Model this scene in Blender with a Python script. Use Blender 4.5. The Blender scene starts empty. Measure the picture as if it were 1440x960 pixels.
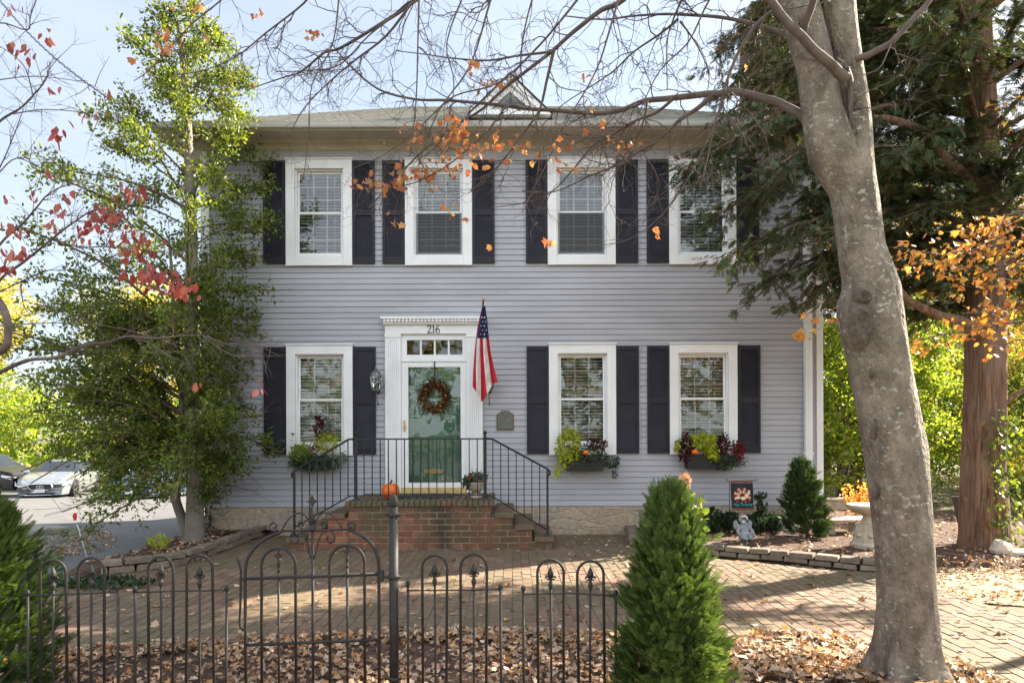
import bpy, math, random
import numpy as np
from mathutils import Vector, Matrix
R = math.radians
SC = bpy.context.scene
COL = SC.collection
rng = np.random.default_rng(7)
random.seed(7)

# ---------------------------------------------------------------- camera, sky, sun, exposure
CY, CZ, F = -10.4, 1.6, 960.0
cam_d = bpy.data.cameras.new('camera'); cam = bpy.data.objects.new('camera', cam_d); COL.objects.link(cam)
cam.location = (0, CY, CZ); cam.rotation_euler = (R(90), 0, 0)
cam.rotation_euler.rotate_axis('Z', R(-0.2))
cam_d.lens = 24; cam_d.sensor_width = 36; cam_d.shift_y = 123/1440; cam_d.clip_start = .05; cam_d.clip_end = 3000
SC.camera = cam
SUN_EL, SUN_AZ = 34, 62            # azimuth from +Y towards +X
w = bpy.data.worlds.new("World"); SC.world = w; w.use_nodes = True
nt = w.node_tree; nt.nodes.clear()
sky = nt.nodes.new('ShaderNodeTexSky'); sky.sky_type = 'NISHITA'; sky.sun_disc = False
sky.sun_elevation = R(SUN_EL); sky.sun_rotation = R(SUN_AZ); sky.air_density = 1.0; sky.dust_density = 1.6; sky.ozone_density = 1.6
tc = nt.nodes.new('ShaderNodeTexCoord'); nz = nt.nodes.new('ShaderNodeTexNoise'); nz.inputs['Scale'].default_value = 1.6
nz.inputs['Detail'].default_value = 7; nz.inputs['Roughness'].default_value = .6
mp = nt.nodes.new('ShaderNodeMapping'); mp.inputs['Scale'].default_value = (1, 1, 3.2)
nt.links.new(tc.outputs['Generated'], mp.inputs['Vector']); nt.links.new(mp.outputs['Vector'], nz.inputs['Vector'])
cr = nt.nodes.new('ShaderNodeValToRGB'); cr.color_ramp.elements[0].position = .40; cr.color_ramp.elements[1].position = .78
cr.color_ramp.elements[0].color = (0.50,)*3+(1,); cr.color_ramp.elements[1].color = (.92,)*3+(1,)
nt.links.new(nz.outputs['Fac'], cr.inputs['Fac'])
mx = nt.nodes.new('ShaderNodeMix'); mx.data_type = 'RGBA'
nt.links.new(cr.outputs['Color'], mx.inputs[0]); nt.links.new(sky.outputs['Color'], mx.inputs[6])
sp_ = nt.nodes.new('ShaderNodeSeparateXYZ'); nt.links.new(tc.outputs['Generated'], sp_.inputs[0])      # clouds made brighter behind the camera, added to light the shaded facade
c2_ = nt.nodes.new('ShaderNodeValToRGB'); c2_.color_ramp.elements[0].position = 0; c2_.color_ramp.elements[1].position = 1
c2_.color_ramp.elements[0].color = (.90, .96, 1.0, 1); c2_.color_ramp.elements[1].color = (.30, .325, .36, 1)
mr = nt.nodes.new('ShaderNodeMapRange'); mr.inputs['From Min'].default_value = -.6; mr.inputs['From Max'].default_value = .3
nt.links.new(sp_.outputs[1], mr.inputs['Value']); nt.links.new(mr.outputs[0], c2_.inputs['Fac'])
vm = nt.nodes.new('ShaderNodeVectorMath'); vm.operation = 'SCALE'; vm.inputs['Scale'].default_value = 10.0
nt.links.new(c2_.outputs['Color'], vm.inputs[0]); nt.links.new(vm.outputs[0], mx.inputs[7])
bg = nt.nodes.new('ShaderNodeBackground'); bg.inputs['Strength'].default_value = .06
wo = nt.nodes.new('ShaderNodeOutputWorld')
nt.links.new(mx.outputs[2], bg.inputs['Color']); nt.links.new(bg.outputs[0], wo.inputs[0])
sd = bpy.data.lights.new('sun', 'SUN'); sd.energy = 5.0; sd.angle = R(.55); sd.color = (1, .90, .74)
sun = bpy.data.objects.new('sun', sd); COL.objects.link(sun)
_s = Vector((math.sin(R(SUN_AZ))*math.cos(R(SUN_EL)), math.cos(R(SUN_AZ))*math.cos(R(SUN_EL)), math.sin(R(SUN_EL))))
sun.rotation_euler = _s.to_track_quat('Z', 'Y').to_euler(); sun.location = (20, 10, 20)
vs = SC.view_settings; vs.view_transform = 'Standard'; vs.look = 'None'; vs.exposure = 2.38; vs.gamma = 1
SC.cycles.max_bounces = 8; SC.cycles.transparent_max_bounces = 12; SC.cycles.caustics_reflective = False; SC.cycles.caustics_refractive = False

# ---------------------------------------------------------------- layout helpers (metres from readings of the photograph)
def at(px, py, Y):
    d = Y-CY; return Vector(((px-720)*d/F, Y, CZ-(py-603)*d/F))
def gp(px, py, z=0):
    d = (CZ-z)*F/(py-603); return Vector(((px-720)*d/F, d+CY, z))
def fx(px): return (px-720)*10.4/F
def fz(py): return CZ-(py-603)*10.4/F

# ---------------------------------------------------------------- materials
MATS = {}
def nodes(name):
    m = bpy.data.materials.new(name); m.use_nodes = True; t = m.node_tree
    b = t.nodes['Principled BSDF']; MATS[name] = m
    return m, t, b
def c4(c): return (c[0], c[1], c[2], 1)
def tex(t, kind, scale, detail=4, coord='Object', sc=(1, 1, 1), dist=0):
    tc = t.nodes.new('ShaderNodeTexCoord'); mp = t.nodes.new('ShaderNodeMapping'); mp.inputs['Scale'].default_value = sc
    n = t.nodes.new(kind); n.inputs['Scale'].default_value = scale
    if 'Detail' in n.inputs: n.inputs['Detail'].default_value = detail if kind == 'ShaderNodeTexNoise' else 0
    if kind == 'ShaderNodeTexNoise': n.inputs['Distortion'].default_value = dist
    t.links.new(tc.outputs[coord], mp.inputs['Vector']); t.links.new(mp.outputs['Vector'], n.inputs['Vector'])
    return n
def ramp(t, src, stops):
    r = t.nodes.new('ShaderNodeValToRGB'); e = r.color_ramp.elements
    while len(e) < len(stops): e.new(.5)
    for i, (p, c) in enumerate(stops): e[i].position = p; e[i].color = c4(c) if hasattr(c, '__len__') else (c, c, c, 1)
    t.links.new(src, r.inputs['Fac']); return r.outputs['Color']
def mixc(t, fac, a, b, mode='MIX'):
    m = t.nodes.new('ShaderNodeMix'); m.data_type = 'RGBA'; m.blend_type = mode
    for i, s in ((0, fac), (6, a), (7, b)):
        if isinstance(s, (float, int)): m.inputs[i].default_value = s
        elif isinstance(s, tuple): m.inputs[i].default_value = c4(s)
        else: t.links.new(s, m.inputs[i])
    return m.outputs[2]
def bump(t, b, h, strength=.3, dist=.01):
    n = t.nodes.new('ShaderNodeBump'); n.inputs['Strength'].default_value = strength; n.inputs['Distance'].default_value = dist
    t.links.new(h, n.inputs['Height']); t.links.new(n.outputs[0], b.inputs['Normal'])
def mat(name, col, col2=None, rough=.6, metal=0, vs=6, bs=60, bump_s=.15, bd=.004, sc=(1, 1, 1), island=0, spec=.5, lo=.35, hi=.65):
    m, t, b = nodes(name)
    n = tex(t, 'ShaderNodeTexNoise', vs, 6, sc=sc)
    c = ramp(t, n.outputs['Fac'], [(lo, col), (hi, col2 or tuple(x*.78 for x in col))])
    if island:
        g = t.nodes.new('ShaderNodeNewGeometry')
        k = ramp(t, g.outputs['Random Per Island'], [(0, 1-island), (1, 1+island*.6)])
        c = mixc(t, 1.0, c, k, 'MULTIPLY')
    t.links.new(c, b.inputs['Base Color'])
    b.inputs['Roughness'].default_value = rough; b.inputs['Metallic'].default_value = metal; b.inputs['Specular IOR Level'].default_value = spec
    if bump_s:
        n2 = tex(t, 'ShaderNodeTexNoise', bs, 5, sc=sc); bump(t, b, n2.outputs['Fac'], bump_s, bd)
    return m
def leafmat(name, stops, transl=.45, rough=.5, spec=.35):
    m, t, b = nodes(name)
    g = t.nodes.new('ShaderNodeNewGeometry')
    c = ramp(t, g.outputs['Random Per Island'], [(i/(len(stops)-1), s) for i, s in enumerate(stops)])
    n = tex(t, 'ShaderNodeTexNoise', 1.2, 3)
    k = ramp(t, n.outputs['Fac'], [(.3, .75), (.7, 1.2)])
    c = mixc(t, 1.0, c, k, 'MULTIPLY')
    t.links.new(c, b.inputs['Base Color']); b.inputs['Roughness'].default_value = rough; b.inputs['Specular IOR Level'].default_value = spec
    tr = t.nodes.new('ShaderNodeBsdfTranslucent')
    c2 = mixc(t, 1.0, c, (1.5, 1.45, .8), 'MULTIPLY'); t.links.new(c2, tr.inputs['Color'])
    ms = t.nodes.new('ShaderNodeMixShader'); ms.inputs[0].default_value = transl
    t.links.new(b.outputs[0], ms.inputs[1]); t.links.new(tr.outputs[0], ms.inputs[2])
    t.links.new(ms.outputs[0], t.nodes['Material Output'].inputs['Surface'])
    return m

mat('siding', (.40, .393, .43), (.335, .33, .36), rough=.5, vs=2.2, sc=(.35, 1, 1.6), island=.05, bs=90, bump_s=.1, bd=.002)
mat('white_paint', (.80, .79, .80), (.73, .72, .72), rough=.42, vs=3, bs=50, bump_s=.06)
mat('cream_trim', (.47, .425, .36), (.40, .355, .29), rough=.5, vs=3, bump_s=.08)
mat('shutter_paint', (.012, .011, .018), (.020, .018, .028), rough=.55, spec=.3, vs=5, bump_s=.1)
mat('roof_shingle', (.26, .245, .20), (.19, .18, .15), rough=.9, vs=14, bs=120, bump_s=.6, bd=.01, island=.25)
mat('gutter', (.52, .51, .49), (.43, .42, .40), rough=.4, vs=2, bump_s=0)
mat('teal_door', (.12, .38, .29), (.10, .33, .25), rough=.35, vs=2, bump_s=.05)
mat('brass', (.55, .38, .12), rough=.3, metal=.9, bump_s=0)
mat('threshold_wood', (.62, .45, .18), rough=.5, vs=20)
mat('dark_metal', (.006, .006, .007), (.012, .011, .010), rough=.5, vs=30, bs=150, bump_s=.15, bd=.002)
mat('fence_iron', (.008, .0075, .0075), (.020, .017, .015), rough=.62, vs=25, bs=180, bump_s=.35, bd=.002)
mat('aged_copper', (.22, .24, .21), (.13, .15, .13), rough=.5, metal=.5, vs=20)
mat('bronze', (.16, .17, .13), (.10, .11, .09), rough=.5, metal=.35, vs=25, bump_s=.3, bd=.003)
mat('rust', (.17, .07, .04), (.10, .05, .035), rough=.7, vs=25)
mat('black', (.01, .01, .01), rough=.6)
mat('orange_skin', (.78, .17, .015), (.62, .11, .01), rough=.4, vs=5, bump_s=.08)
mat('stem_brown', (.10, .075, .04), rough=.8)
mat('stone_urn', (.50, .41, .32), (.36, .30, .24), rough=.85, vs=12, bump_s=.4)
mat('cast_stone', (.46, .39, .29), (.33, .28, .21), rough=.85, vs=8, bump_s=.4, bd=.006)
mat('grey_cement', (.30, .31, .33), (.20, .21, .23), rough=.85, vs=14, bump_s=.4)
mat('pale_rock', (.50, .44, .36), (.36, .30, .24), rough=.9, vs=6, bump_s=.5, bd=.02)
mat('red_fabric', (.50, .012, .025), (.42, .01, .02), rough=.75, vs=12, bump_s=.1)
mat('white_fabric', (.78, .76, .76), rough=.75, vs=12, bump_s=.1)
mat('navy_fabric', (.012, .02, .09), rough=.75, vs=12, bump_s=.1)
mat('black_fabric', (.012, .012, .02), rough=.8)
mat('teal_paint', (.02, .42, .42), rough=.7); mat('cream_paint', (.80, .62, .40), rough=.7); mat('red_paint', (.42, .03, .05), rough=.7)
mat('orange_paint', (.75, .25, .04), rough=.7); mat('violet_paint', (.20, .12, .30), rough=.7)
mat('asphalt', (.085, .086, .090), (.125, .122, .12), rough=.85, vs=2.5, bs=160, bump_s=.5, bd=.006)
mat('old_concrete', (.30, .27, .23), (.22, .20, .17), rough=.9, vs=7, bump_s=.4)
mat('blind', (.86, .85, .80), (.80, .79, .74), rough=.5, vs=2, bump_s=0)
mat('interior', (.50, .46, .40), rough=.9)
mat('bark_grey', (.16, .13, .105), (.22, .19, .155), rough=.9, vs=5, bs=40, bump_s=.5, bd=.01)
mat('bark_brown', (.11, .072, .05), (.17, .12, .085), rough=.9, vs=7, bs=30, sc=(1, 1, .35), bump_s=.6, bd=.012)
mat('bark_twig', (.085, .06, .052), (.13, .10, .085), rough=.85, vs=14, bump_s=.2)
mat('red_plastic', (.65, .01, .03), rough=.4)
mat('car_silver', (.50, .53, .57), rough=.22, metal=.75, bump_s=0); mat('car_dark', (.045, .042, .040), rough=.25, metal=.3, bump_s=0)
mat('car_blue', (.09, .13, .22), rough=.22, metal=.5, bump_s=0)
mat('chrome', (.65, .66, .68), rough=.12, metal=1, bump_s=0); mat('tyre', (.015, .015, .015), rough=.85)
mat('headlight_glass', (.75, .77, .8), rough=.1, bump_s=0); mat('plate_white', (.7, .7, .72), rough=.4)
mat('wood_dark', (.075, .060, .050), (.045, .036, .030), rough=.85, vs=8, sc=(4, 4, .5), bump_s=.4)
mat('retaining_block', (.22, .165, .12), (.14, .105, .078), rough=.92, vs=16, bs=70, bump_s=.5, bd=.008, island=.28)
mat('mat_rubber', (.03, .032, .03), (.05, .052, .05), rough=.9, vs=30)
mat('wood_fence', (.05, .042, .035), (.085, .07, .055), rough=.9, vs=6, sc=(3, 3, .4))

def m_trunk():
    m, t, b = nodes('bark_smooth')
    n = tex(t, 'ShaderNodeTexNoise', 5, 9, sc=(1, 1, .7)); base = ramp(t, n.outputs['Fac'], [(.3, (.115, .088, .066)), (.5, (.185, .145, .11)), (.72, (.255, .21, .165))])
    v = tex(t, 'ShaderNodeTexNoise', 16, 7, sc=(1, 1, .6)); streak = ramp(t, v.outputs['Fac'], [(.38, .72), (.62, 1.15)])
    c = mixc(t, 1.0, base, streak, 'MULTIPLY')
    l = tex(t, 'ShaderNodeTexNoise', 24, 3, sc=(1, 1, 1.5), dist=.15); l2 = tex(t, 'ShaderNodeTexNoise', 30, 5)
    add = t.nodes.new('ShaderNodeMath'); add.operation = 'MULTIPLY_ADD'; add.inputs[1].default_value = .3
    t.links.new(l2.outputs['Fac'], add.inputs[0]); t.links.new(l.outputs['Fac'], add.inputs[2])
    zone = tex(t, 'ShaderNodeTexNoise', 2.1, 3); zr = ramp(t, zone.outputs['Fac'], [(.40, 0.0), (.55, 1.0)])
    lic = ramp(t, add.outputs[0], [(.755, 0.0), (.785, .75)])
    f = mixc(t, 1.0, lic, zr, 'MULTIPLY')
    c = mixc(t, f, c, (.38, .375, .32))
    l3 = tex(t, 'ShaderNodeTexNoise', 38, 2, sc=(1, 1, 1.3), dist=.5); sp = ramp(t, l3.outputs['Fac'], [(.68, 0.0), (.72, .8)])
    z3 = ramp(t, zone.outputs['Fac'], [(.35, 1.0), (.55, .15)]); c = mixc(t, mixc(t, 1.0, sp, z3, 'MULTIPLY'), c, (.50, .46, .36))
    gr = tex(t, 'ShaderNodeTexNoise', 1.1, 3); c = mixc(t, ramp(t, gr.outputs['Fac'], [(.5, 0.0), (.75, .45)]), c, (.15, .14, .075))
    t.links.new(c, b.inputs['Base Color']); b.inputs['Roughness'].default_value = .9
    h1 = tex(t, 'ShaderNodeTexNoise', 34, 10, sc=(1, 1, .8)); h2 = tex(t, 'ShaderNodeTexVoronoi', 42, sc=(1, 1, .45)); h2.feature = 'DISTANCE_TO_EDGE'
    hm = t.nodes.new('ShaderNodeMath'); hm.operation = 'MULTIPLY_ADD'; hm.inputs[1].default_value = .55; t.links.new(h2.outputs['Distance'], hm.inputs[0]); t.links.new(h1.outputs['Fac'], hm.inputs[2]); bump(t, b, hm.outputs[0], 1.0, .022)
m_trunk()
mat('bark_scar', (.060, .044, .034), (.12, .092, .07), rough=.95, vs=30, bs=90, bump_s=.9, bd=.01)
def m_cedar():
    m, t, b = nodes('bark_cedar')
    n = tex(t, 'ShaderNodeTexNoise', 26, 9, sc=(1, 1, .09), dist=.9)
    c = ramp(t, n.outputs['Fac'], [(.32, (.055, .028, .018)), (.5, (.15, .078, .046)), (.7, (.24, .145, .095))])
    n2 = tex(t, 'ShaderNodeTexNoise', 2, 4); c = mixc(t, ramp(t, n2.outputs['Fac'], [(.45, 0.0), (.7, .5)]), c, (.20, .15, .11))
    t.links.new(c, b.inputs['Base Color']); b.inputs['Roughness'].default_value = .95; bump(t, b, n.outputs['Fac'], .9, .03)
m_cedar()
def m_brick(name, cols, moss, stain=None):
    m, t, b = nodes(name)
    g = t.nodes.new('ShaderNodeNewGeometry')
    c = ramp(t, g.outputs['Random Per Island'], [(i/(len(cols)-1), s) for i, s in enumerate(cols)])
    n = tex(t, 'ShaderNodeTexNoise', 28, 8); c = mixc(t, 1.0, c, ramp(t, n.outputs['Fac'], [(.3, .72), (.7, 1.2)]), 'MULTIPLY')
    n2 = tex(t, 'ShaderNodeTexNoise', moss[0], 7, coord='Object'); c = mixc(t, ramp(t, n2.outputs['Fac'], [(moss[1], 0.0), (moss[2], moss[3])]), c, moss[4])
    if stain:                                  # the dark damp streak down the brickwork, wandering with noise
        tc2 = t.nodes.new('ShaderNodeTexCoord'); sx = t.nodes.new('ShaderNodeSeparateXYZ'); t.links.new(tc2.outputs['Object'], sx.inputs[0])
        a1 = t.nodes.new('ShaderNodeMath'); a1.operation = 'MULTIPLY_ADD'; a1.inputs[1].default_value = .30; t.links.new(n2.outputs['Fac'], a1.inputs[0]); t.links.new(sx.outputs[0], a1.inputs[2])
        a2 = t.nodes.new('ShaderNodeMath'); a2.operation = 'SUBTRACT'; t.links.new(a1.outputs[0], a2.inputs[0]); a2.inputs[1].default_value = stain+.15
        a3 = t.nodes.new('ShaderNodeMath'); a3.operation = 'ABSOLUTE'; t.links.new(a2.outputs[0], a3.inputs[0])
        c = mixc(t, ramp(t, a3.outputs[0], [(.04, .88), (.15, 0.0)]), c, (.035, .028, .018))
    t.links.new(c, b.inputs['Base Color']); b.inputs['Roughness'].default_value = .85; bump(t, b, n.outputs['Fac'], .5, .006)
m_brick('paver', [(.120, .068, .042), (.175, .102, .066), (.150, .090, .060), (.215, .142, .098)], (1.1, .38, .66, .8, (.105, .09, .046)))
m_brick('stoop_brick', [(.14, .048, .028), (.23, .075, .042), (.17, .058, .034), (.28, .12, .07)], (2.4, .38, .60, .9, (.075, .055, .026)), .32)
m_brick('step_brick', [(.12, .062, .042), (.16, .09, .062), (.14, .08, .056), (.19, .12, .08)], (2.6, .34, .58, .85, (.085, .080, .036)))
m_brick('chimney_brick', [(.085, .042, .030), (.12, .058, .040), (.10, .05, .036)], (3, .5, .7, .4, (.09, .07, .05)))
mat('mortar', (.42, .34, .25), (.20, .16, .10), rough=.95, vs=6)
mat('joint_sand', (.12, .115, .06), (.16, .13, .095), rough=.95, vs=9, bump_s=.5)
def m_stone():
    m, t, b = nodes('field_stone')
    w = tex(t, 'ShaderNodeTexNoise', 3.0, 4)
    v = tex(t, 'ShaderNodeTexVoronoi', 2.6, sc=(1, 1, 2.1)); v.feature = 'DISTANCE_TO_EDGE'
    vc = tex(t, 'ShaderNodeTexVoronoi', 2.6, sc=(1, 1, 2.1))
    for q in (v, vc):
        mp = q.inputs['Vector'].links[0].from_node
        a = t.nodes.new('ShaderNodeVectorMath'); a.operation = 'MULTIPLY_ADD'; a.inputs[1].default_value = (.35,)*3
        t.links.new(w.outputs['Color'], a.inputs[0]); t.links.new(mp.outputs[0], a.inputs[2]); t.links.new(a.outputs[0], q.inputs['Vector'])
    sep = t.nodes.new('ShaderNodeSeparateColor'); t.links.new(vc.outputs['Color'], sep.inputs[0])
    c = ramp(t, sep.outputs[0], [(0, (.36, .27, .19)), (.4, (.42, .33, .24)), (.7, (.30, .26, .22)), (1, (.44, .34, .24))])
    c = mixc(t, ramp(t, v.outputs['Distance'], [(.0, .6), (.02, 0.0)]), c, (.38, .32, .25))
    n = tex(t, 'ShaderNodeTexNoise', 18, 8); c = mixc(t, 1.0, c, ramp(t, n.outputs['Fac'], [(.3, .7), (.7, 1.15)]), 'MULTIPLY')
    t.links.new(c, b.inputs['Base Color']); b.inputs['Roughness'].default_value = .92
    s = t.nodes.new('ShaderNodeMath'); s.operation = 'MULTIPLY_ADD'; s.inputs[1].default_value = .35
    r = ramp(t, v.outputs['Distance'], [(0, 0.0), (.08, 1.0)]); t.links.new(n.outputs['Fac'], s.inputs[0]); t.links.new(r, s.inputs[2]); bump(t, b, s.outputs[0], .45, .02)
m_stone()
def m_ground(name, cols, s1, s2, bs):
    m, t, b = nodes(name)
    n = tex(t, 'ShaderNodeTexNoise', s1, 8); n2 = tex(t, 'ShaderNodeTexNoise', s2, 8)
    c = ramp(t, n.outputs['Fac'], [(.3, cols[0]), (.5, cols[1]), (.7, cols[2])])
    c = mixc(t, 1.0, c, ramp(t, n2.outputs['Fac'], [(.3, .55), (.7, 1.45)]), 'MULTIPLY')
    t.links.new(c, b.inputs['Base Color']); b.inputs['Roughness'].default_value = .95; bump(t, b, n2.outputs['Fac'], bs, .03)
m_ground('mulch', [(.055, .030, .020), (.095, .052, .034), (.14, .085, .058)], 7, 60, 1)
m_ground('bare_earth', [(.20, .15, .095), (.28, .22, .14), (.36, .29, .19)], 2, 50, .8)
m_ground('lawn', [(.10, .085, .040), (.075, .085, .030), (.16, .125, .075)], .8, 45, .8)
m, t, b = nodes('insect_screen'); t.nodes.remove(b)
_tr = t.nodes.new('ShaderNodeBsdfTransparent'); _df = t.nodes.new('ShaderNodeBsdfDiffuse'); _df.inputs['Color'].default_value = (.03, .03, .03, 1); _ms = t.nodes.new('ShaderNodeMixShader'); _ms.inputs[0].default_value = .5
t.links.new(_tr.outputs[0], _ms.inputs[1]); t.links.new(_df.outputs[0], _ms.inputs[2]); t.links.new(_ms.outputs[0], t.nodes['Material Output'].inputs['Surface'])
def m_glass():
    m, t, b = nodes('window_glass'); t.nodes.remove(b)
    fr = t.nodes.new('ShaderNodeFresnel'); fr.inputs['IOR'].default_value = 1.85
    tr = t.nodes.new('ShaderNodeBsdfTransparent'); gl = t.nodes.new('ShaderNodeBsdfGlossy'); gl.inputs['Roughness'].default_value = .015
    tr.inputs['Color'].default_value = (.86, .9, .88, 1); gl.inputs['Color'].default_value = (1, 1, 1, 1)
    n = tex(t, 'ShaderNodeTexNoise', 1.7, 2); bp = t.nodes.new('ShaderNodeBump'); bp.inputs['Strength'].default_value = .35; bp.inputs['Distance'].default_value = .02
    t.links.new(n.outputs['Fac'], bp.inputs['Height']); t.links.new(bp.outputs[0], gl.inputs['Normal'])
    ms = t.nodes.new('ShaderNodeMixShader'); t.links.new(fr.outputs[0], ms.inputs[0]); t.links.new(tr.outputs[0], ms.inputs[1]); t.links.new(gl.outputs[0], ms.inputs[2])
    t.links.new(ms.outputs[0], t.nodes['Material Output'].inputs['Surface'])
m_glass()
m, t, b = nodes('dark_glass'); b.inputs['Base Color'].default_value = (.03, .04, .07, 1); b.inputs['Roughness'].default_value = .12
m, t, b = nodes('car_glass'); b.inputs['Base Color'].default_value = (.02, .025, .03, 1); b.inputs['Roughness'].default_value = .05
leafmat('leaf_holly', [(.050, .090, .020), (.095, .14, .024), (.16, .20, .030), (.26, .27, .04)], .5, .35, .5)
leafmat('leaf_conifer', [(.024, .050, .020), (.042, .075, .027), (.070, .095, .036), (.12, .080, .036)], .22, .6)
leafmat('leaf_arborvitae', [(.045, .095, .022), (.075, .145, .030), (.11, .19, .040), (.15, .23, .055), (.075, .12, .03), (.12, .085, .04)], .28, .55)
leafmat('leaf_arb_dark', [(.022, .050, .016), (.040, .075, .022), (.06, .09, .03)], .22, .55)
leafmat('leaf_bush', [(.10, .17, .020), (.18, .26, .03), (.30, .36, .05), (.40, .40, .07)], .55, .45)
leafmat('leaf_yellow', [(.42, .36, .07), (.52, .40, .06), (.30, .33, .07), (.55, .44, .12)], .55)
leafmat('leaf_autumn', [(.40, .16, .03), (.50, .26, .05), (.26, .11, .03), (.45, .34, .08)], .5)
leafmat('leaf_maple', [(.55, .19, .04), (.62, .31, .06), (.66, .42, .09), (.46, .13, .05), (.50, .28, .07), (.42, .20, .09)], .5)
leafmat('leaf_orange', [(.50, .15, .06), (.56, .23, .09), (.40, .11, .06), (.60, .32, .15), (.34, .17, .10)], .45)
leafmat('leaf_red', [(.34, .05, .06), (.46, .10, .10), (.24, .035, .05), (.54, .20, .14), (.36, .08, .10)], .42)
leafmat('leaf_lime', [(.30, .36, .02), (.42, .46, .03), (.50, .50, .06)], .4)
leafmat('leaf_burgundy', [(.040, .007, .012), (.075, .012, .016), (.11, .025, .022)], .25)
leafmat('leaf_crimson', [(.13, .012, .016), (.20, .03, .025), (.09, .012, .02)], .3)
leafmat('leaf_dark', [(.020, .040, .018), (.035, .065, .028), (.06, .09, .04)], .25, .4)
leafmat('leaf_ivy', [(.014, .028, .012), (.022, .042, .015)], .15, .5)
leafmat('leaf_wreath', [(.06, .03, .015), (.10, .06, .02), (.20, .06, .02), (.05, .05, .02), (.26, .17, .08)], .2)
leafmat('leaf_silver', [(.12, .18, .12), (.18, .24, .17)], .25)
leafmat('leaf_litter', [(.30, .18, .11), (.44, .29, .19), (.18, .095, .06), (.54, .40, .29), (.34, .19, .10), (.60, .48, .37), (.50, .24, .08), (.22, .12, .08)], .12, .7, .2)
leafmat('petal', [(.55, .30, .20), (.48, .22, .16), (.58, .40, .24)], .3)
leafmat('bark_chip', [(.10, .052, .034), (.16, .088, .058), (.07, .036, .024), (.22, .13, .09)], .02, .9, .1)

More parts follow.
